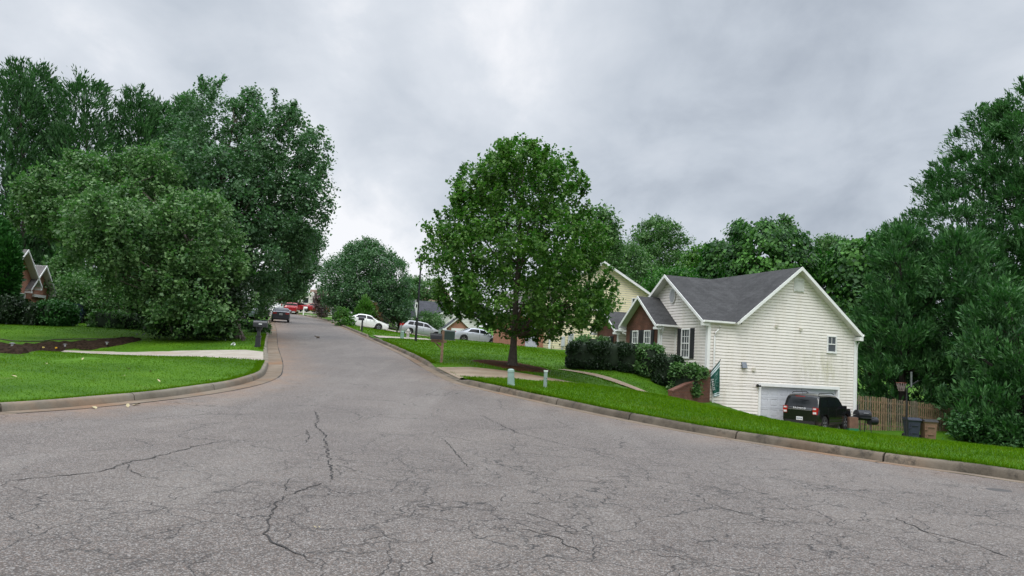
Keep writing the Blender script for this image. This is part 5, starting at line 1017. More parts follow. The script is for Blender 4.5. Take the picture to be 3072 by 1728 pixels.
PICK = dict(L=5.8, W=2.02, top=[(0, 1.12), (.36, 1.14), (.385, 1.22), (.42, 1.82), (.46, 1.88), (.58, 1.88), (.63, 1.80), (.72, 1.26), (.76, 1.22), (.95, 1.14), (1, .95)], belt=[(0, 1.08), (.4, 1.12), (.72, 1.16), (.95, 1.08), (1, .9)], wr=.2, wf=.8, rw=.40, sill=.42, tum=.22, plan=.05, smooth=.06, paint=None,
    doors=[(2.3, 2.3), (3.2, 3.2), (4.3, 4.1)], side_glass=[(2.4, 3.16, 2.5, 3.14), (3.24, 4.05, 3.22, 3.6)], windscreen=(3.68, 4.14), rear_glass=(2.26, 2.42), tail=(1.0, .34, .16, .1), head=(1.0, .2, .3, .2), mirror=3.85, handles=[3.4], plz=.62)
red = paint('red_paint', (.30, .012, .018), .25)
car_at(PICK, red, 'pickup_truck', 'red pickup truck parked tail-on at the crest of the road', 291, 314.4, 122, ROADDIR+R(-5), R(3.0), None, bump=M('dull_chrome', (.35, .35, .36), .35, .05, metal=.6))
car_at(SED, red, 'sedan', 'red sedan nosing out just right of the red pickup', 299.0, 311.6, 128, R(125), R(2), 'cars by the motorhome')
car_at(SED, red, 'sedan', 'red sedan parked broadside in front of the motorhome', 315.5, 312.2, 127, R(6), R(-1), 'cars by the motorhome')
dsuv = paint('charcoal_suv_paint', (.022, .022, .026), .2)
car_at(SUVP, dsuv, 'sport_utility_vehicle', 'charcoal sport utility vehicle facing the camera behind the young tree, left roadside', 255.5, 318.6, 76, ROADDIR+PI+R(12), R(-2), None, head=(.95, .16, .36, .2))
car_at(SED, paint('grey_blue_paint', (.13, .16, .18), .3, .2), 'sedan', 'grey-blue old car almost hidden behind the pear tree leaves', 232.5, 318.5, 62, R(-8), 0, None)
car_at(SED, paint('dark_blue_paint', (.010, .012, .055), .25), 'sedan', 'dark blue car showing only its tail beside the round bush at the left', 70, 325.5, 51, R(112), 0, None, rear_glass=(.84, 1.50))
car_at(PICK, paint('black_truck_paint', (.008, .008, .009), .55, 0, .0), 'pickup_truck', 'black truck facing downhill under the right-hand pear tree', 341.5, 320.2, 91, ROADDIR+PI, R(-3), None, bump=M('dull_chrome', (.35, .35, .36), .35, .05, metal=.6))
car_at(WAG, paint('white_van_paint', (.74, .74, .73)), 'van', 'white van showing at the left edge of the red pickup', 284.5, 311.0, 136, ROADDIR+R(4), R(2), None, top=[(0, 1.5), (.02, 1.9), (.05, 2.0), (.6, 2.02), (.72, 1.8), (.8, 1.25), (.96, 1.1), (1, .8)], belt=[(0, 1.15), (.8, 1.15), (1, .75)], rear_glass=(.02, .2))
# motorhome, seen from its left front quarter
mpt = at(326, 312.5, 139); RV = empty('motorhome', (mpt[0], mpt[1], mpt[2]), R(172), 'cream motorhome with a big rounded windscreen behind the red cars', 'motorhome')
b = MB(); prof = [(-4.5, .45), (3.9, .45), (4.25, .6), (4.42, 1.2), (4.35, 2.4), (4.12, 2.95), (3.7, 3.2), (-4.4, 3.2), (-4.5, 3.1)]; b.prism([(x, -1.22, z) for x, z in prof], (0, 2.44, 0)); rb = b.build('body', paint('cream_gelcoat', (.58, .56, .50), .35), RV)
bv = rb.modifiers.new('bevel', 'BEVEL'); bv.width = .12; bv.segments = 3; bv.limit_method = 'ANGLE'; bv.angle_limit = R(40)
for sg in (-1, 1):
    g = MB(); g.prism([(4.45, sg*.06, 1.35), (4.45, sg*1.08, 1.35), (4.38, sg*1.08, 2.45), (4.38, sg*.06, 2.45)], (-.05, 0, 0)); g.build('windscreen', CGL, RV)
    for xa, xb, za, zb_ in ((3.0, 4.0, 1.5, 2.4), (.6, 2.2, 1.6, 2.35), (-2.6, -1.2, 1.6, 2.3)): g = MB(); g.bbox(xa, xb, sg*1.215, sg*1.235, za, zb_); g.build('side_window', CGL, RV)
    g = MB(); g.prism([(-4.3, sg*1.222, 1.0), (4.1, sg*1.222, .8), (3.6, sg*1.222, 1.15), (-4.3, sg*1.222, 1.5)], (0, sg*.012, 0)); g.build('swoosh_stripe', M('taupe_stripe', (.16, .15, .14), .4, .1), RV)
    for wx in (2.9, -2.2):
        t = MB(); t.lathe([(.2, -.12), (.46, -.12), (.48, -.08), (.48, .08), (.46, .12), (.2, .12)], (wx, sg*1.08, .48), 22, 0, 'Y'); to = t.build('wheel', TYRE, RV, True); t = MB(); t.lathe([(0, sg*.13), (.12, sg*.13), (.26, sg*.08), (.28, sg*.125)], (wx, sg*1.08, .48), 18, 0, 'Y'); t.build('rim', RIM, to, True)
    g = MB(); g.box((4.40, sg*.85, .95), (.08, .4, .22)); g.build('headlight', CLRL, RV)
g = MB(); g.bbox(4.36, 4.45, -1.0, 1.0, .55, .75); g.build('bumper', DTRIM, RV)

# ------------------------------------------------------------------ street furniture
WOOD = M('weathered_wood', (.20, .125, .082), .85, .35, 9, .5, 30); BLKM = M('black_mailbox_metal', (.016, .017, .020), .4, .2, 5)
def mailbox_shell(mb, x0, x1, y0, y1, z0, hs):
    k = 10; pr = [(y0, z0), (y1, z0)]+[((y0+y1)/2+(y1-y0)/2*math.cos(a), z0+hs+(y1-y0)/2*math.sin(a)) for a in np.linspace(0, PI, k)]
    mb.prism([(x0, y, z) for y, z in pr], (x1-x0, 0, 0))
# black pedestal mailbox, left
p = gpix(257.6, 347.0); mb1 = empty('pedestal_mailbox', tuple(p), R(8), 'black plastic pedestal mailbox on the left lawn by the driveway', 'mailbox')
b = MB(); b.box((0, 0, .24), (.21, .21, .52)); b.box((0, 0, .50), (.26, .26, .04)); b.box((0, 0, .04), (.25, .25, .08)); b.build('post_sleeve', BLKM, mb1)
b = MB(); b.box((0, 0, .70), (.14, .14, .42)); b.prism([(-.07, -.07, .72), (.07, -.07, .72), (.16, -.07, .93), (-.16, -.07, .93)], (0, .14, 0)); b.build('post', BLKM, mb1)
b = MB(); mailbox_shell(b, -.26, .33, -.14, .14, .92, .16); b.build('box', BLKM, mb1, True, 40); b = MB(); mailbox_shell(b, .331, .35, -.15, .15, .91, .165); b.build('door', BLKM, mb1, True, 40)
b = MB(); b.box((.06, -.146, 1.055), (.15, .012, .045)); pl = b.build('number_plate', PLATE, mb1)
# wooden-post mailbox, right
p = gpix(441.3, 362.6); mb2 = empty('wooden_mailbox', tuple(p), R(9), 'black mailbox on a braced brown wooden post by the right-hand driveway', 'mailbox')
b = MB(); b.box((.0, 0, .60), (.10, .10, 1.30)); b.prism([(-.05, -.05, 1.25), (.05, -.05, 1.25), (.05, -.05, 1.30), (-.03, -.05, 1.34)], (0, .1, 0)); b.build('post', WOOD, mb2)
b = MB(); b.box((-.16, -.0, .865), (.64, .09, .09)); b.box((-.24, .0, .922), (.46, .22, .025)); b.build('arm', WOOD, mb2); b = MB(); b.prism([(-.36, -.035, .82), (-.28, -.035, .82), (-.05, -.035, .56), (-.05, -.035, .64)], (0, .07, 0)); b.build('brace', WOOD, mb2)
b = MB(); mailbox_shell(b, -.50, -.05, -.12, .12, .936, .13); b.build('box', BLKM, mb2, True, 40); b = MB(); mailbox_shell(b, -.515, -.50, -.128, .128, .93, .135); b.build('door', BLKM, mb2, True, 40)
p = gpix(361.6, 332.3); p = at(361.6, 332.3, 61.5); mb3 = empty('post_mailbox', (p[0], p[1], g1(p[0], p[1])), R(15), 'small black mailbox standing in front of the white sedan', 'mailbox'); b = MB(); b.box((0, 0, .45), (.12, .12, .95)); b.build('post', BLKM, mb3); b = MB(); mailbox_shell(b, -.32, .14, -.13, .13, .88, .14); b.build('box', BLKM, mb3, True, 40); b = MB(); b.box((-.12, .01, .4), (.03, .1, .5)); b.build('paper_tube', PALE, mb3)
p = at(303.4, 314.0, 112); mb4 = empty('white_mailbox_post', (p[0], p[1], g1(p[0], p[1])), R(10), 'white wooden mailbox post in front of the red sedan at the crest', 'mailbox'); b = MB(); b.box((0, 0, .6), (.14, .14, 1.25)); b.box((.2, 0, .95), (.5, .12, .1)); b.build('post', WHITE, mb4); b = MB(); mailbox_shell(b, .05, .5, -.1, .1, 1.0, .12); b.build('box', WHITE, mb4, True, 40)
p = at(321.8, 314.5, 98); lp2 = empty('lamp_post', (p[0], p[1], g1(p[0], p[1])), 0, 'short thin dark garden post by the motorhome lawn', 'post'); b = MB(); b.tube([(0, 0, 0), (0, 0, 1.9)], .035, 8); b.build('post', BLKM, lp2, True); b = MB(); b.lathe([(.0, 1.9), (.12, 1.92), (.14, 2.15), (.05, 2.28), (0, 2.3)], n=10); b.build('lantern', BLKM, lp2, True)
# street lamp
p = at(415.6, 342.0, 50); sl1 = empty('street_lamp', (p[0], p[1], g1(p[0], p[1])-.05), 0, 'slim black street lamp post rising in front of the silver wagon into the maple leaves', 'street lamp')
b = MB(); b.tube([(0, 0, 0), (0, 0, 1.2), (0, 0, 5.2)], [.085, .075, .05], 10); b.build('post', BLKM, sl1, True); b = MB(); b.lathe([(0, 5.2), (.1, 5.2), (.13, 5.25), (.2, 5.55), (.19, 5.58), (.08, 5.75), (0, 5.78)], n=12); b.build('lantern', BLKM, sl1, True)
p = np.array(sl1.location); o = empty('street_sign', (p[0]-.0, p[1]-.10, p[2]), R(62), 'white and black sign board hung on the street lamp post, seen nearly edge-on', 'sign'); b = MB(); b.prism([(-.30, 0, 2.2), (-.02, 0, 1.55), (-.02, 0, 2.75), (-.22, 0, 2.75)], (0, .025, 0)); b.build('panel', WHITE, o); b = MB(); b.prism([(-.22, -.012, 2.58), (-.03, -.012, 2.58), (-.03, -.012, 2.76), (-.22, -.012, 2.76)], (0, .05, 0)); b.prism([(-.22, -.008, 2.25), (-.1, -.008, 2.2), (-.06, -.008, 2.42), (-.2, -.008, 2.45)], (0, .005, 0)); b.build('print', BLKM, o)
p = at(407.6, 339.6, 54); hy = empty('fire_hydrant', (p[0], p[1], g1(p[0], p[1])), 0, 'grey-white fire hydrant on the lawn left of the street lamp', 'hydrant')
HYD = M('grey_white_hydrant', (.46, .45, .42), .55, .15); b = MB(); b.lathe([(.15, 0), (.15, .05), (.10, .06), (.10, .46), (.14, .47), (.14, .51), (.11, .52), (.09, .62), (.03, .66), (.03, .70), (0, .70)], n=16); b.build('barrel', HYD, hy, True, 40)
for sg in (-1, 1): b = MB(); b.lathe([(0, sg*.20), (.06, sg*.20), (.06, sg*.09)], (0, 0, .38), 12, 0, 'X'); b.build('nozzle', HYD, hy, True, 40)
b = MB(); b.lathe([(0, -.2), (.075, -.2), (.075, -.09)], (0, 0, .34), 12, 0, 'Y'); b.build('nozzle', HYD, hy, True, 40)
GRN = M('sage_green_pedestal', (.235, .34, .295), .5, .12, 5); GRNW = M('grey_green_post', (.25, .31, .29), .5, .12, 5)
p = at(402, 338.4, 52.5); o = empty('utility_pedestal', (p[0], p[1], g1(p[0], p[1])), 0, 'small pale green utility pedestal left of the fire hydrant', 'utility pedestal'); b = MB(); b.lathe([(.13, 0), (.12, .42), (.13, .43), (.13, .47), (.09, .52), (0, .53)], n=14); b.build('cover', GRN, o, True, 40)
p = gpix(511, 386.4); o = empty('utility_pedestal', tuple(p), R(10), 'leaning rounded sage-green utility pedestal on the near right lawn', 'utility pedestal'); o.rotation_euler = (0, R(-3.5), R(10)); b = MB()
b.lathe([(.115, -.06), (.112, .0), (.098, .42), (.106, .425), (.106, .455), (.096, .50), (.06, .525), (0, .53)], n=20); b.build('cover', GRN, o, True, 40); b = MB(); b.lathe([(.125, -.04), (.122, .055), (.112, .06)], n=20); b.build('base', GRNW, o, True, 40)
p = gpix(545, 387.4); o = empty('utility_marker', tuple(p), R(15), 'slim square grey utility post with a pale cap on the near right lawn', 'utility post'); b = MB(); b.box((0, 0, .22), (.088, .088, .54)); b.box((0, -.0, .20), (.094, .02, .02)); b.build('post', GRNW, o); b = MB(); b.box((0, 0, .505), (.104, .104, .045)); b.build('cap', M('pale_cap', (.62, .70, .62), .5, .1), o)
b = MB(); b.box((.025, -.047, .27), (.02, .012, .02)); b.box((.025, -.047, .20), (.02, .012, .02)); b.build('bolt', BLK, o)
p = at(448, 340.4, 55.5); tb = empty('transformer_box', (p[0], p[1], g1(p[0], p[1])-.05), R(8), 'dark green electrical transformer box on the lawn between wagon and silver sedan', 'utility box'); DG = M('dark_green_paint', (.018, .034, .028), .5, .15); b = MB(); b.prism([(-.45, -.38, .06), (-.45, .38, .06), (-.45, .38, .78), (-.45, -.25, .78), (-.45, -.38, .70)], (.9, 0, 0)); b.build('cabinet', DG, tb); b = MB(); b.box((0, 0, .03), (1.05, .9, .08)); b.build('pad', DRIVE, tb); b = MB(); b.box((-.62, .3, .4), (.16, .16, .85)); b.build('side_post', GRNW, tb)

# flag on the house corner
fl = empty('house_flag', tuple(h1w(.03, -.08, 1.18)), BETA, 'green team flag with white stripes hanging from an angled pole at the house corner', 'flag')
b = MB(); b.tube([(0, 0, 0), (.40, -.42, .78)], .013, 8); b.lathe([(0, 0), (.02, 0), (.028, .03), (0, .06)], (.40, -.42, .77), 8); b.build('pole', BLK, fl, True)
b = MB(); b.box((0, .02, -.02), (.07, .06, .12)); b.build('bracket', BLK, fl)
GF = M('flag_green_cloth', (.008, .085, .062), .8, .25, 6); WF = M('flag_white_cloth', (.62, .70, .74), .8, .1, 6)
NU, NV = 14, 40; vs = []; P0 = np.array([.05, -.055, .10]); P1 = np.array([.385, -.405, .75]); ms = []
def fpt(uu, vv):
    topp = P0+(P1-P0)*uu; squeeze = 1-.42*vv; bot = np.array([.42-.20*(1-uu)*1.0, -.41+.22*(1-uu), -1.0-.08*(1-uu)]); mid_ = np.array([topp[0]*(1-vv)+bot[0]*vv, topp[1]*(1-vv)+bot[1]*vv, topp[2]*(1-vv)+bot[2]*vv])
    r_ = .035*math.sin(uu*9+vv*3)*min(1, vv*3); return mid_+np.array([.45*r_, .9*r_, 0])
for j in range(NV+1):
    for i in range(NU+1): vs.append(fpt(i/NU, j/NV))
b = MB(); n = NU+1
for j in range(NV):
    v = (j+.5)/NV; w_ = .055 < v < .095 or .12 < v < .165 or .865 < v < .895 or .92 < v < .965
    b.m += [1 if w_ else 0]*NU; b.f += [[j*n+i, j*n+i+1, (j+1)*n+i+1, (j+1)*n+i] for i in range(NU)]
b.v = [tuple(x) for x in vs]; clo = b.build('cloth', [GF, WF], fl, True, 80); so_ = clo.modifiers.new('thickness', 'SOLIDIFY'); so_.thickness = .004
def on_flag(uu, vv): return fpt(uu, vv)+np.array([-.010*.6, -.012, 0])
ex = nrm(fpt(.30, .75)-fpt(.24, .32)); nn_ = nrm(np.cross(ex, fpt(.6, .5)-fpt(.1, .5))); ey = np.cross(nn_, ex)
if nn_[1] > 0: nn_ = -nn_; ey = np.cross(nn_, ex)
cen = fpt(.20, .53)+nn_*.035
text('flag_lettering', 'EAGLES', .17, M('flag_white_print', (.70, .74, .74), .8), fl, Matrix(((ex[0], ey[0], nn_[0], cen[0]), (ex[1], ey[1], nn_[1], cen[1]), (ex[2], ey[2], nn_[2], cen[2]), (0, 0, 0, 1))), .002, 1.0)
b = MB()
for (u0, v0), (u1, v1), wd in (((.45, .30), (.85, .26), .018), ((.55, .38), (.85, .30), .014), ((.48, .45), (.80, .42), .016), ((.5, .62), (.9, .70), .016), ((.62, .55), (.92, .60), .012), ((.45, .3), (.5, .62), .014)):
    pts = [fpt(u0+(u1-u0)*t, v0+(v1-v0)*t+.02*math.sin(t*3))+nn_*.03 for t in np.linspace(0, 1, 7)]; b.tube(pts, [wd*.25+wd*.5*math.sin(PI*t) for t in np.linspace(0, 1, 7)], 5)
b.build('flag_emblem', M('flag_emblem_print', (.20, .34, .30), .8), fl, True)

# smoker grill, bins, fence, basketball hoop by the garage
p = at(863, 427, 40.6); zg = g1(p[0], p[1]); gr = empty('barrel_smoker', (p[0], p[1], zg), R(14), 'black barrel smoker grill standing at the fence corner', 'grill'); GRL = M('black_grill_steel', (.015, .016, .02), .5, .2, 5)
def half(mb, x0, x1, r, c, a0, a1, k=12): pts = [(x0, c[0]+r*math.cos(a), c[1]+r*math.sin(a)) for a in np.linspace(a0, a1, k)]; mb.prism(pts, (x1-x0, 0, 0))
b = MB(); half(b, -.42, .32, .26, (0, .93), PI, 2*PI); b.build('barrel', GRL, gr, True, 40); b = MB(); half(b, -.425, .325, .265, (0, .945), 0, PI); b.build('lid', GRL, gr, True, 40)
b = MB(); half(b, .36, .80, .21, (0, .66), 0, 2*PI, 18); b.build('firebox', GRL, gr, True, 40); b = MB(); b.tube([(-.36, 0, 1.15), (-.36, 0, 1.48)], .04, 10); b.build('chimney', GRL, gr, True)
for x in (-.36, .3):
    for y in (-.2, .2): b = MB(); b.tube([(x, y, .72), (x, y*1.3, 0)], .022, 6); b.build('leg', GRL, gr)
b = MB(); b.box((-.12, -.42, .82), (.7, .26, .03)); b.box((-.12, -.30, .80), (.05, .3, .03)); b.box((-.72, 0, .84), (.5, .35, .025)); b.build('shelf', GRL, gr); b = MB(); b.tube([(-.2, -.29, 1.06), (.1, -.29, 1.06)], .014, 6); b.build('handle', M('dull_chrome', (.35, .35, .36), .35, .05, metal=.6), gr)
p = at(851, 426, 40.2); o = empty('storage_crate', (p[0], p[1], g1(p[0], p[1])), R(12), 'brown crate with a green lower edge between the smoker and the black vehicle', 'crate'); b = MB(); b.box((0, 0, .50), (.50, .45, .60)); b.build('crate', M('brown_crate_board', (.16, .085, .055), .85, .3), o); b = MB(); b.box((0, 0, .12), (.56, .5, .24)); b.build('tub', M('green_plastic_tub', (.012, .16, .07), .5, .1), o)
def trash(name, label, px, py, Y, mat, lidm, rz):
    p = at(px, py, Y); root = empty(name, (p[0], p[1], g1(p[0], p[1])-.02), R(rz), label, 'trash bin', 'wheeled trash bins in front of the fence')
    def ringm(z, w, d): return [(-w/2, -d/2, z), (w/2, -d/2, z), (w/2, d/2, z), (-w/2, d/2, z)]
    b = MB(); R_ = [ringm(.06, .48, .52), ringm(.12, .50, .54), ringm(.92, .60, .68), ringm(.97, .66, .74), ringm(1.0, .66, .74)]; vs = sum(R_, []); b.add(vs, [(i*4+k, i*4+(k+1) % 4, i*4+4+(k+1) % 4, i*4+4+k) for i in range(4) for k in range(4)]+[(0, 1, 2, 3), (16, 17, 18, 19)])
    for zc_, wd in ((.74, .36), (.36, .32)):                      # raised arm-lift ribs moulded in the face
        f_ = -(.27+.07*(zc_-.12)/.8)-.015; b.box((0, f_, zc_), (wd, .05, .035)); b.box((-wd/2, f_, zc_-.07), (.035, .05, .16)); b.box((-wd/2-.05, f_, zc_-.14), (.12, .05, .035))
    b.build('bin', mat, root); b = MB(); b.prism([(-.34, -.40, 1.0), (-.34, .36, 1.02), (-.34, .33, 1.10), (-.34, -.1, 1.12), (-.34, -.38, 1.06)], (.68, 0, 0)); b.build('lid', lidm, root)
    for sg in (-1, 1): t = MB(); t.lathe([(0, sg*.03), (.13, sg*.03), (.15, 0), (.15, -sg*.04), (0, -sg*.04)], (sg*.29, .28, .15), 16, 0, 'X'); t.build('wheel', TYRE, root, True)
    t = MB(); t.tube([(-.25, .36, .98), (-.25, .43, .98), (.25, .43, .98), (.25, .36, .98)], .018, 6); t.build('handle', lidm, root, True)
navy = M('navy_bin_plastic', (.030, .036, .060), .5, .15); brn = M('brown_bin_plastic', (.20, .115, .075), .55, .15)
trash('trash_bin', 'navy blue wheeled trash bin beside the basketball pole', 911.5, 437, 39.6, navy, navy, -4); trash('trash_bin', 'brown wheeled trash bin with a dark lid, right of the navy one', 928, 439, 39.4, brn, M('dark_bin_lid', (.03, .028, .028), .5), -6)
p = at(906.5, 434, 38.6); bh = empty('basketball_hoop', (p[0], p[1], g1(p[0], p[1])), R(156), 'basketball hoop on a black pole standing in front of the navy bin', 'basketball hoop'); b = MB(); b.tube([(0, 0, 0), (0, 0, 2.6), (-.5, .1, 3.0)], .045, 8); b.build('pole', BLKM, bh, True)
b = MB(); b.box((-.15, .45, 3.05), (.03, .9, .75)); b.build('backboard', M('grey_backboard', (.16, .17, .18), .3, .2), bh); b = MB(); ring_ = [(.28+.23*math.cos(a), .45+.23*math.sin(a), 2.85) for a in np.linspace(0, 2*PI, 20)]; b.tube(ring_, .015, 6); b.build('rim', M('orange_rim', (.20, .05, .03), .5), bh); b = MB()
for a in np.linspace(0, 2*PI, 13)[:-1]:
    for da in (.35, -.35): b.tube([(.28+.23*math.cos(a), .45+.23*math.sin(a), 2.85), (.28+.13*math.cos(a+da), .45+.13*math.sin(a+da), 2.45)], .01, 4)
b.build('net', M('white_net', (.22, .17, .16), .8), bh)
fA = h1w(9.25, .3, 0); fB = at(975, 430, 45.5); FW = M('weathered_fence_wood', (.215, .145, .085), .88, .4, 5, .5, 30); FW2 = M('grey_fence_wood', (.165, .135, .095), .88, .4, 5, .5, 30)
fd = nrm((fB-fA)*[1, 1, 0]); fn = np.array([fd[1], -fd[0], 0]); FL = float(np.linalg.norm((fB-fA)[:2])); fr_ = empty('picket_fence', (fA[0], fA[1], g1(fA[0], fA[1])), 0, 'weathered wooden picket fence running right from the white house', 'fence'); o = np.array(fr_.location)
def fz(a): p = fA+fd*a; return g1(p[0], p[1])
b = MB(); a = .08; rotf = np.stack([fd, fn, np.array([0, 0, 1.0])], 1); rg = random.Random(4)
while a < FL:
    h = 1.80+rg.uniform(-.03, .03); zz_ = fz(a)+.05; P = fA+fd*a+fn*.03-o; P[2] = zz_+h/2-o[2]; b.box(P, (.095, .02, h), 0, 0 if rg.random() < .6 else 1, rotf@np.array(Matrix.Rotation(rg.uniform(-.012, .012), 3, 'Y'))); a += .172
b.build('pickets', [FW, FW2], fr_); 
for hh in (.35, 1.05, 1.6):
    b = MB(); pts = [fA+fd*a_+np.array([0, 0, 0]) for a_ in np.linspace(0, FL, 12)]; pts = [np.array([q_[0], q_[1], fz(k*FL/11)+hh])-o for k, q_ in enumerate(pts)]
    for k in range(11): b.prism([pts[k]-[0, 0, .045], pts[k+1]-[0, 0, .045], pts[k+1]+[0, 0, .045], pts[k]+[0, 0, .045]], -fn*.04)
    b.build('rail', FW, fr_)
for a in np.arange(0, FL, 2.44): b = MB(); P = fA+fd*a-fn*.09-o; P[2] = fz(a)+.95-o[2]; b.box(P, (.1, .1, 1.9), 0, 0, rotf); b.build('post', FW2 if a else FW, fr_)
# small things on the left lawn and road
p = at(237, 322.5, 56); o = empty('slatted_box', (p[0], p[1], g1(p[0], p[1])), R(10), 'white slatted box at the edge of the pear tree by the far left lawn', 'crate'); b = MB()
for k in range(6): b.box((0, 0, .06+k*.085), (.45, .4, .05))
for x in (-.2, .2): b.box((x, -.18, .27), (.05, .05, .54)); b.box((x, .18, .27), (.05, .05, .54))
b.build('slats', WHITE, o)
p = gpix(232.6, 345.4); o = empty('paper_cup', tuple(p+[0, 0, .045]), R(40), 'white paper cup lying on the left lawn near the pedestal mailbox', 'litter'); o.rotation_euler = (R(70), 0, R(50)); b = MB(); b.lathe([(0, -.09), (.05, -.09), (.075, .10), (.078, .11), (.070, .10), (.045, -.08)], n=14); b.build('cup', M('white_paper', (.75, .78, .74), .7, .05), o, True, 40)
for (px, py), lab, colr in (((42.8, 350.5), 'pale yellow marking flag stuck in the mulch bed', (.55, .45, .12)), ((55.6, 351.0), 'bright yellow marking flag stuck in the mulch bed', (.75, .42, .01))):
    p = gpix(px, py); o = empty('marking_flag', tuple(p), R(20), lab, 'marking flag', 'small flags in the mulch bed'); b = MB(); b.tube([(0, 0, 0), (0, 0, .20)], .004, 5); b.build('wire', BLK, o); b = MB(); b.prism([(-.035, 0, .05), (.035, 0, .05), (.075, .01, .11), (.035, 0, .18), (-.035, 0, .18)], (0, .003, 0)); b.build('pennant', M('yellow_vinyl_%d' % (colr[0]*100), colr, .6, .1), o)
def solar():
    o = empty('solar_light', (0, 0, 0), 0, '', 'garden light', 'solar path lights in the mulch bed'); b = MB(); b.tube([(0, 0, 0), (0, 0, .22)], .012, 6); b.build('stake', BLK, o); b = MB(); b.lathe([(.0, .14), (.035, .14), (.04, .22)], n=10); b.build('lens', CLRL, o, True, 40); b = MB(); b.lathe([(.0, .22), (.09, .225), (.085, .24), (.03, .26), (0, .262)], n=12); b.build('cap', M('grey_plastic_cap', (.12, .12, .13), .4), o, True, 40); return o
s0 = solar()
for k, ((px, py), lab) in enumerate((((11.5, 350.5), 'grey solar path light left of the two yellow flags'), ((64.6, 349.4), 'grey solar path light just right of the two yellow flags'), ((106.5, 347.3), 'grey solar path light near the pointed right end of the mulch bed'))):
    o = s0 if k == 0 else copy_tree(s0); o.location = tuple(gpix(px, py)); o['label'] = lab
eg = MB(); pts = [gpix(x, y)+np.array([0, 0, .03]) for x, y in ((-20, 338.5), (0, 339.6), (12, 341.4), (30, 342), (43, 341.7), (54, 340.2), (75, 339.6), (100, 339.4), (128, 338.6))]; eg.tube(pts, .03, 6); tag(eg.build('bed_edging', M('brown_black_edging', (.03, .02, .016), .8, .3), None, True), 'dark strip of edging along the upper side of the mulch bed', 'edging')
LEAFM = M('dry_leaf', (.33, .28, .16), .8, .25, 30)
def leaf(): b = MB(); b.add([(0, 0, 0), (.05, .035, .012), (.12, .02, .02), (.17, 0, .01), (.12, -.025, .018), (.05, -.03, .014)], [(0, 1, 2, 3), (0, 3, 4, 5)]); return b
lf0 = None
for k, (px, py, s_) in enumerate(((26, 358, 1), (82, 361.5, .9), (122, 378, 1), (17, 379, .8), (150, 374, .8), (160, 384, .8), (207, 382, 1), (47, 365.5, .8), (130, 371.5, .8), (132, 406, 1.2), (128, 408, 1), (96, 409.5, 1.2), (319, 530, .75))):
    p = gpix(px, py, py > 405)
    if lf0 is None: lf0 = o = leaf().build('fallen_leaf', LEAFM)
    else: o = lf0.copy(); COL.objects.link(o)
    o.location = (p[0], p[1], p[2]+(.05 if py < 405 else .012)); o.rotation_euler = (random.uniform(-.3, .3), random.uniform(-.4, .2), random.uniform(0, 6)); o.scale = (s_*1.1,)*3
    tag(o, 'dry tan fallen leaf lying on the mown left lawn' if py < 405 else ('dry tan fallen leaf in the left gutter' if py < 500 else 'curled pale leaf lying on the open asphalt'), 'leaf', 'fallen leaves on the lawn' if py < 405 else 'fallen leaves on the road')
p = gpix(998.5, 490.5, True); b = MB(); b.lathe([(0, .012), (.10, .012), (.115, .008), (.115, -.01)], n=20); vc = b.build('valve_cover', M('dark_iron', (.045, .04, .038), .7, .2), None, True, 40, tuple(p)); vc.scale = (1.6, 1.2, 1); tag(vc, 'small dark iron utility cover set in the asphalt near the right kerb', 'valve cover')
# the squirrel crossing the road
p = gpix(317, 338.6, True); me = bpy.data.meshes.new('squirrel'); vv = [(0, 0, .085), (.06, 0, .10), (.12, 0, .085), (.165, 0, .095), (.20, 0, .085), (-.05, 0, .10), (-.11, 0, .14), (-.17, 0, .15), (-.21, 0, .13), (.125, .03, .04), (.15, .035, .0), (.125, -.03, .04), (.14, -.035, .0), (0, .035, .05), (-.02, .045, .0), (0, -.035, .05), (.02, -.045, .0), (.16, .02, .125), (.16, -.02, .125)]
me.from_pydata(vv, [(0, 1), (1, 2), (2, 3), (3, 4), (0, 5), (5, 6), (6, 7), (7, 8), (2, 9), (9, 10), (2, 11), (11, 12), (0, 13), (13, 14), (0, 15), (15, 16), (3, 17), (3, 18)], []); sq = bpy.data.objects.new('squirrel', me); COL.objects.link(sq); sk_ = sq.modifiers.new('skin', 'SKIN'); rr = [.05, .045, .04, .032, .012, .03, .028, .035, .018, .014, .01, .014, .01, .02, .012, .02, .012, .01, .01]
for v_, r_ in zip(me.skin_vertices[0].data, rr): v_.radius = (r_, r_)
me.skin_vertices[0].data[0].use_root = True; sq.modifiers.new('sub', 'SUBSURF').levels = 2; sq.modifiers['sub'].render_levels = 2; me.materials.append(M('squirrel_fur', (.10, .075, .05), .9, .3, 20)); sq.location = (p[0], p[1], p[2]+.01); sq.rotation_euler = (0, 0, R(-20)); tag(sq, 'small brown squirrel running across the middle of the road', 'squirrel')

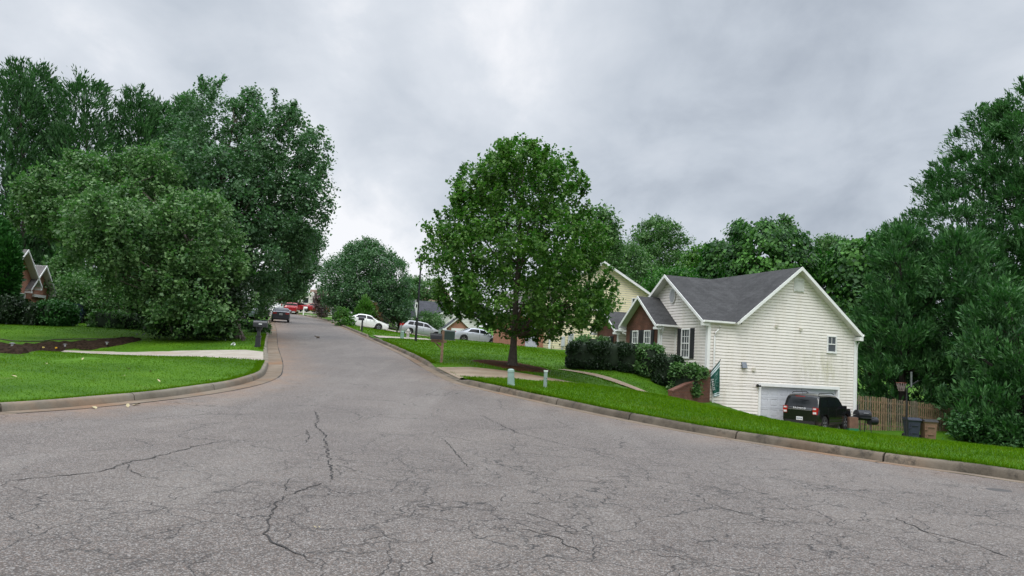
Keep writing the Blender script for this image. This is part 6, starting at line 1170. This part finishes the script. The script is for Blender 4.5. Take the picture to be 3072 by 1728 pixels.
# ------------------------------------------------------------------ hedges and shrubs
def pz(px, py, Y): q = at(px, py, Y); return q
def at_g(px, Y): q = at(px, 360, Y); return q[0], Y, g1(q[0], Y)
h = at_g(582, 39.2); shrub_mass('box_hedge', 'separate clipped dark box hedge, leftmost of the hedge line before the white house', 'hedge', [((h[0], h[1], h[2]+.62), (.80, .75, .70))], LF_HEDGE, .065, .05, 1050, 'clipped hedges before the white house', .035)
h = at_g(612, 39.4); h2 = at_g(634, 39.2); shrub_mass('clipped_hedge', 'long flat-topped dark clipped hedge under the front windows', 'hedge', [((h[0], h[1], h[2]+.60), (.95, .8, .74)), ((h2[0], h2[1], h2[2]+.55), (.9, .8, .76))], LF_HEDGE, .065, .05, 1000, 'clipped hedges before the white house', .035)
h = at_g(649, 38.7); shrub_mass('broadleaf_shrub', 'looser broad-leaved shrub breaking out of the clipped hedge', 'shrub', [((h[0], h[1], h[2]+.72), (.62, .6, .72))], LF_DARK, .13, .085, 330, None, .13)
h = at_g(667, 38.2); shrub_mass('clipped_hedge', 'right-hand stretch of clipped hedge ending at the siding window', 'hedge', [((h[0], h[1], h[2]+.62), (.78, .68, .78))], LF_HEDGE, .065, .05, 1000, 'clipped hedges before the white house', .035)
h = at_g(683, 37.7); shrub_mass('broadleaf_shrub', 'rounded broad-leaved shrub at the house corner above the brick wall', 'shrub', [((h[0]+.05, h[1], h[2]+.66), (.72, .62, .76))], LF_DARK, .12, .085, 360, None, .12)
h = at_g(699, 37.9); shrub_mass('corner_shrub', 'small trailing shrub drooping over the brick retaining wall at the corner', 'shrub', [((h[0]-.1, h[1]-.1, 1.22), (.45, .3, .26))], LF_DARK, .10, .07, 380, None, .1)
c_ = h1w(-1.9, 9.6, 0); shrub_mass('window_shrub', 'leafy shrub under the far brick gable window', 'shrub', [((c_[0], c_[1], g1(c_[0], c_[1])+.75), (1.1, .6, .62))], LF_DARK, .13, .09, 260, None, .15)
def col_plant(name, label, cat, px0, px1, py0, py1, Y, mat, group=None, dep=.9, L=.13, dens=420, style='broad', sq=2.6, spread=.12):
    A_ = at(px0, py0, Y); B_ = at(px1, py1, Y); zb_ = g1((A_[0]+B_[0])/2, Y)-.1; hx = abs(B_[0]-A_[0])/2
    shrub_mass(name, label, cat, [(((A_[0]+B_[0])/2, Y, (A_[2]+zb_)/2), (hx, hx*dep, (A_[2]-zb_)/2))], mat, L, L*.6, dens, group, spread, True, style, sq)
col_plant('arborvitae', 'tall dense arborvitae column at the left edge of the photo', 'tree', -44, 5, 214, 322, 45, LF_ARBOR, L=.2, dens=520, style='spray', sq=2.2)
col_plant('arborvitae', 'slightly shorter arborvitae just right of the tallest one', 'tree', -5, 10.5, 240, 322, 44.6, LF_ARBOR, L=.2, dens=520, style='spray', sq=2.2)
col_plant('rounded_bush', 'dark rounded bush at the foot of the arborvitae', 'shrub', -10, 24, 296, 322, 44, LF_HEDGE, 'bushes before the left brick house')
col_plant('rounded_bush', 'dark middle bush in front of the brick gables', 'shrub', 20, 46, 304, 323, 44.3, LF_HEDGE, 'bushes before the left brick house')
col_plant('rounded_bush', 'bright green rounded bush right of the brick gables', 'shrub', 37, 73, 301, 324, 44.8, LF_ARBOR, 'bushes before the left brick house')
for k, px in enumerate((104, 124)):
    c_ = at_g(px, 45.5+k*.6); shrub_mass('garden_hedge', ('low leafy hedge right of the dark blue car' if k == 0 else 'low leafy hedge running into the pear tree shade'), 'hedge', [((c_[0], c_[1], c_[2]+.42), (.95, .5, .5))], LF_DARK, .12, .085, 260, None, .12)
tree('garden_shrub', 'dark twiggy shrubbery under the shade tree behind the lawn', K([(700,150,330),(740,120,380),(790,170,400),(826,210,400)]), 52, (-21.5, 52), LF_DARK, 520, 24, .45, .16, .12, tr=.06, limbs=16, seed=131, dr=.4, cat='shrub')
tree('garden_tree', 'small dark open-branched tree beside the brick gables', K([(655,150,200),(690,120,240),(740,120,250),(770,150,220)]), 55, (-30.5, 55), LF_DARK, 260, 24, .5, .18, .13, tr=.14, limbs=26, seed=132, dr=.8)
for px, Y, r_, lab in ((257, 50, .36, 'low green clump at the kerb behind the pedestal mailbox'), (247, 53.5, .42, 'low green clump on the far left lawn under the young tree')):
    c_ = at_g(px, Y); shrub_mass('ground_shrub', lab, 'shrub', [((c_[0], c_[1], c_[2]+.25), (r_*1.7, r_, r_*.75))], LF_DARK, .12, .08, 300, None, .1)
for sh, s_, t_, zt in ((0, -.35, 3.1, 0), (1, -1.15, 6.9, 0)):
    pass

# ------------------------------------------------------------------ grass blades (one uncountable mass)
GRS = M_leaf('grass_blade', (.030, .078, .001), (.108, .210, .003), .7, .25, .04); nt = GRS.node_tree; b_ = nt.nodes['Principled BSDF']; old = b_.inputs['Base Color'].links[0].from_socket
lk(nt, mix(nt, mapr(nt, noise_n(nt, .7, 6, .7, coord(nt)), .52, .70, 0, .7), old, (.125, .145, .02)), b_.inputs['Base Color'])
def blades(P, h, w):
    n = len(P); a = RNG.uniform(0, 2*PI, n); lean = RNG.normal(0, .45, (n, 2)); d = np.stack([np.cos(a), np.sin(a), 0*a], 1)
    tip = P+np.stack([lean[:, 0]*h, lean[:, 1]*h, h], 1); V = np.stack([P-d*w[:, None]/2, P+d*w[:, None]/2, tip], 1).reshape(-1, 3); return V, np.arange(3*n).reshape(-1, 3)
def paved(X, Y):
    m = np.zeros(len(X), bool)
    for C, w in PAVED:
        bx = (X > C[:, 0].min()-4) & (X < C[:, 0].max()+4) & (Y > C[:, 1].min()-4) & (Y < C[:, 1].max()+4)
        if bx.any():
            d = np.full(bx.sum(), 9.)
            for i in range(len(C)): d = np.minimum(d, np.hypot(X[bx]-C[i, 0], Y[bx]-C[i, 1])-w[i]/2)
            t = m[bx]; t |= d < .0; m[bx] = t
    for P in DPOLY: m |= inside(P, X, Y)
    return m
def sow(x0, x1, y0, y1, n, hh, side, wk=.00055, kmin=.18):
    X = RNG.uniform(x0, x1, n); Y = RNG.uniform(y0, y1, n); k = (X < klx(Y)-kmin) if side < 0 else (X > krx(Y)+kmin)
    X = X[k]; Y = Y[k]; k = ~paved(X, Y) & (~inside(earthP, X, Y) | (RNG.uniform(size=len(X)) < .16)) & (~inside(mulchP, X, Y) | (RNG.uniform(size=len(X)) < .06+.5*np.clip((Y-mulchP[:, 1].min()-1)/(np.ptp(mulchP[:, 1])), 0, 1)**1.5)); k &= np.array([noise.noise(Vector((a*.5, b*.5, 3.1))) for a, b in zip(X, Y)]) > -.55
    X = X[k]; Y = Y[k]; P = np.stack([X, Y, G(X, Y)-.012], 1); h = hh*RNG.uniform(.5, 1.35, len(P))*(1+.5*np.array([max(0, noise.noise(Vector((a*.9, b*.9, 8)))) for a, b in zip(X, Y)])); return blades(P, h, (.004+wk*np.hypot(X, Y))*RNG.uniform(.6, 1.4, len(P)))+(X, Y)
VV = []; FF = []; RR_ = []; o = 0
for a in ((-24, -7, 12.5, 28, 120000, .038, -1), (-30, -7.3, 26, 50, 50000, .045, -1, .0007), (-2, 13, 12, 30, 170000, .062, 1), (-8, 8, 29, 55, 70000, .055, 1, .0007), (-20, 2, 50, 80, 22000, .07, 1, .0009)):
    V, F, X, Y = sow(*a); VV.append(V); FF.append(F+o); o += len(V); RR_.append(np.clip(.5+RNG.normal(0, .22, len(F))+.22*np.array([noise.noise(Vector((p_*.4, q_*.4, 1))) for p_, q_ in zip(X, Y)]), 0, 1))
# ragged fringe hanging over the back of the kerbs
for E_, side, hh, cnt in ((offL(.19), -1, .05, 26000), (offR(.18), 1, .085, 34000)):
    k = (E_[:, 1] > 11) & (E_[:, 1] < 48); E_ = E_[k]; i = RNG.integers(0, len(E_)-1, cnt); t = RNG.uniform(0, 1, cnt)[:, None]; Q = E_[i]*(1-t)+E_[i+1]*t; Nn = (NL if side < 0 else NR)[k][i]; Q = Q+Nn*np.abs(RNG.normal(0, .09, cnt))[:, None]-Nn*.035
    keep = ~paved(Q[:, 0], Q[:, 1]); low_ = np.array([(lowL(q_) if side < 0 else lowR(q_)) for q_ in Q]) > .8; keep &= low_; Q = Q[keep]; P = np.stack([Q[:, 0], Q[:, 1], G(Q[:, 0], Q[:, 1])-.01], 1); V, F = blades(P, hh*RNG.uniform(.5, 1.5, len(P)), (.004+.00055*np.hypot(Q[:, 0], Q[:, 1]))*RNG.uniform(.6, 1.4, len(P))); VV.append(V); FF.append(F+o); o += len(V); RR_.append(np.clip(.5+RNG.normal(0, .25, len(F)), 0, 1))
gb = np_mesh('grass', np.concatenate(VV), np.concatenate(FF), GRS, {'rnd': ('FACE', np.concatenate(RR_))}); tag(gb, 'short green grass covering the lawns on both sides', 'grass', kind='stuff')
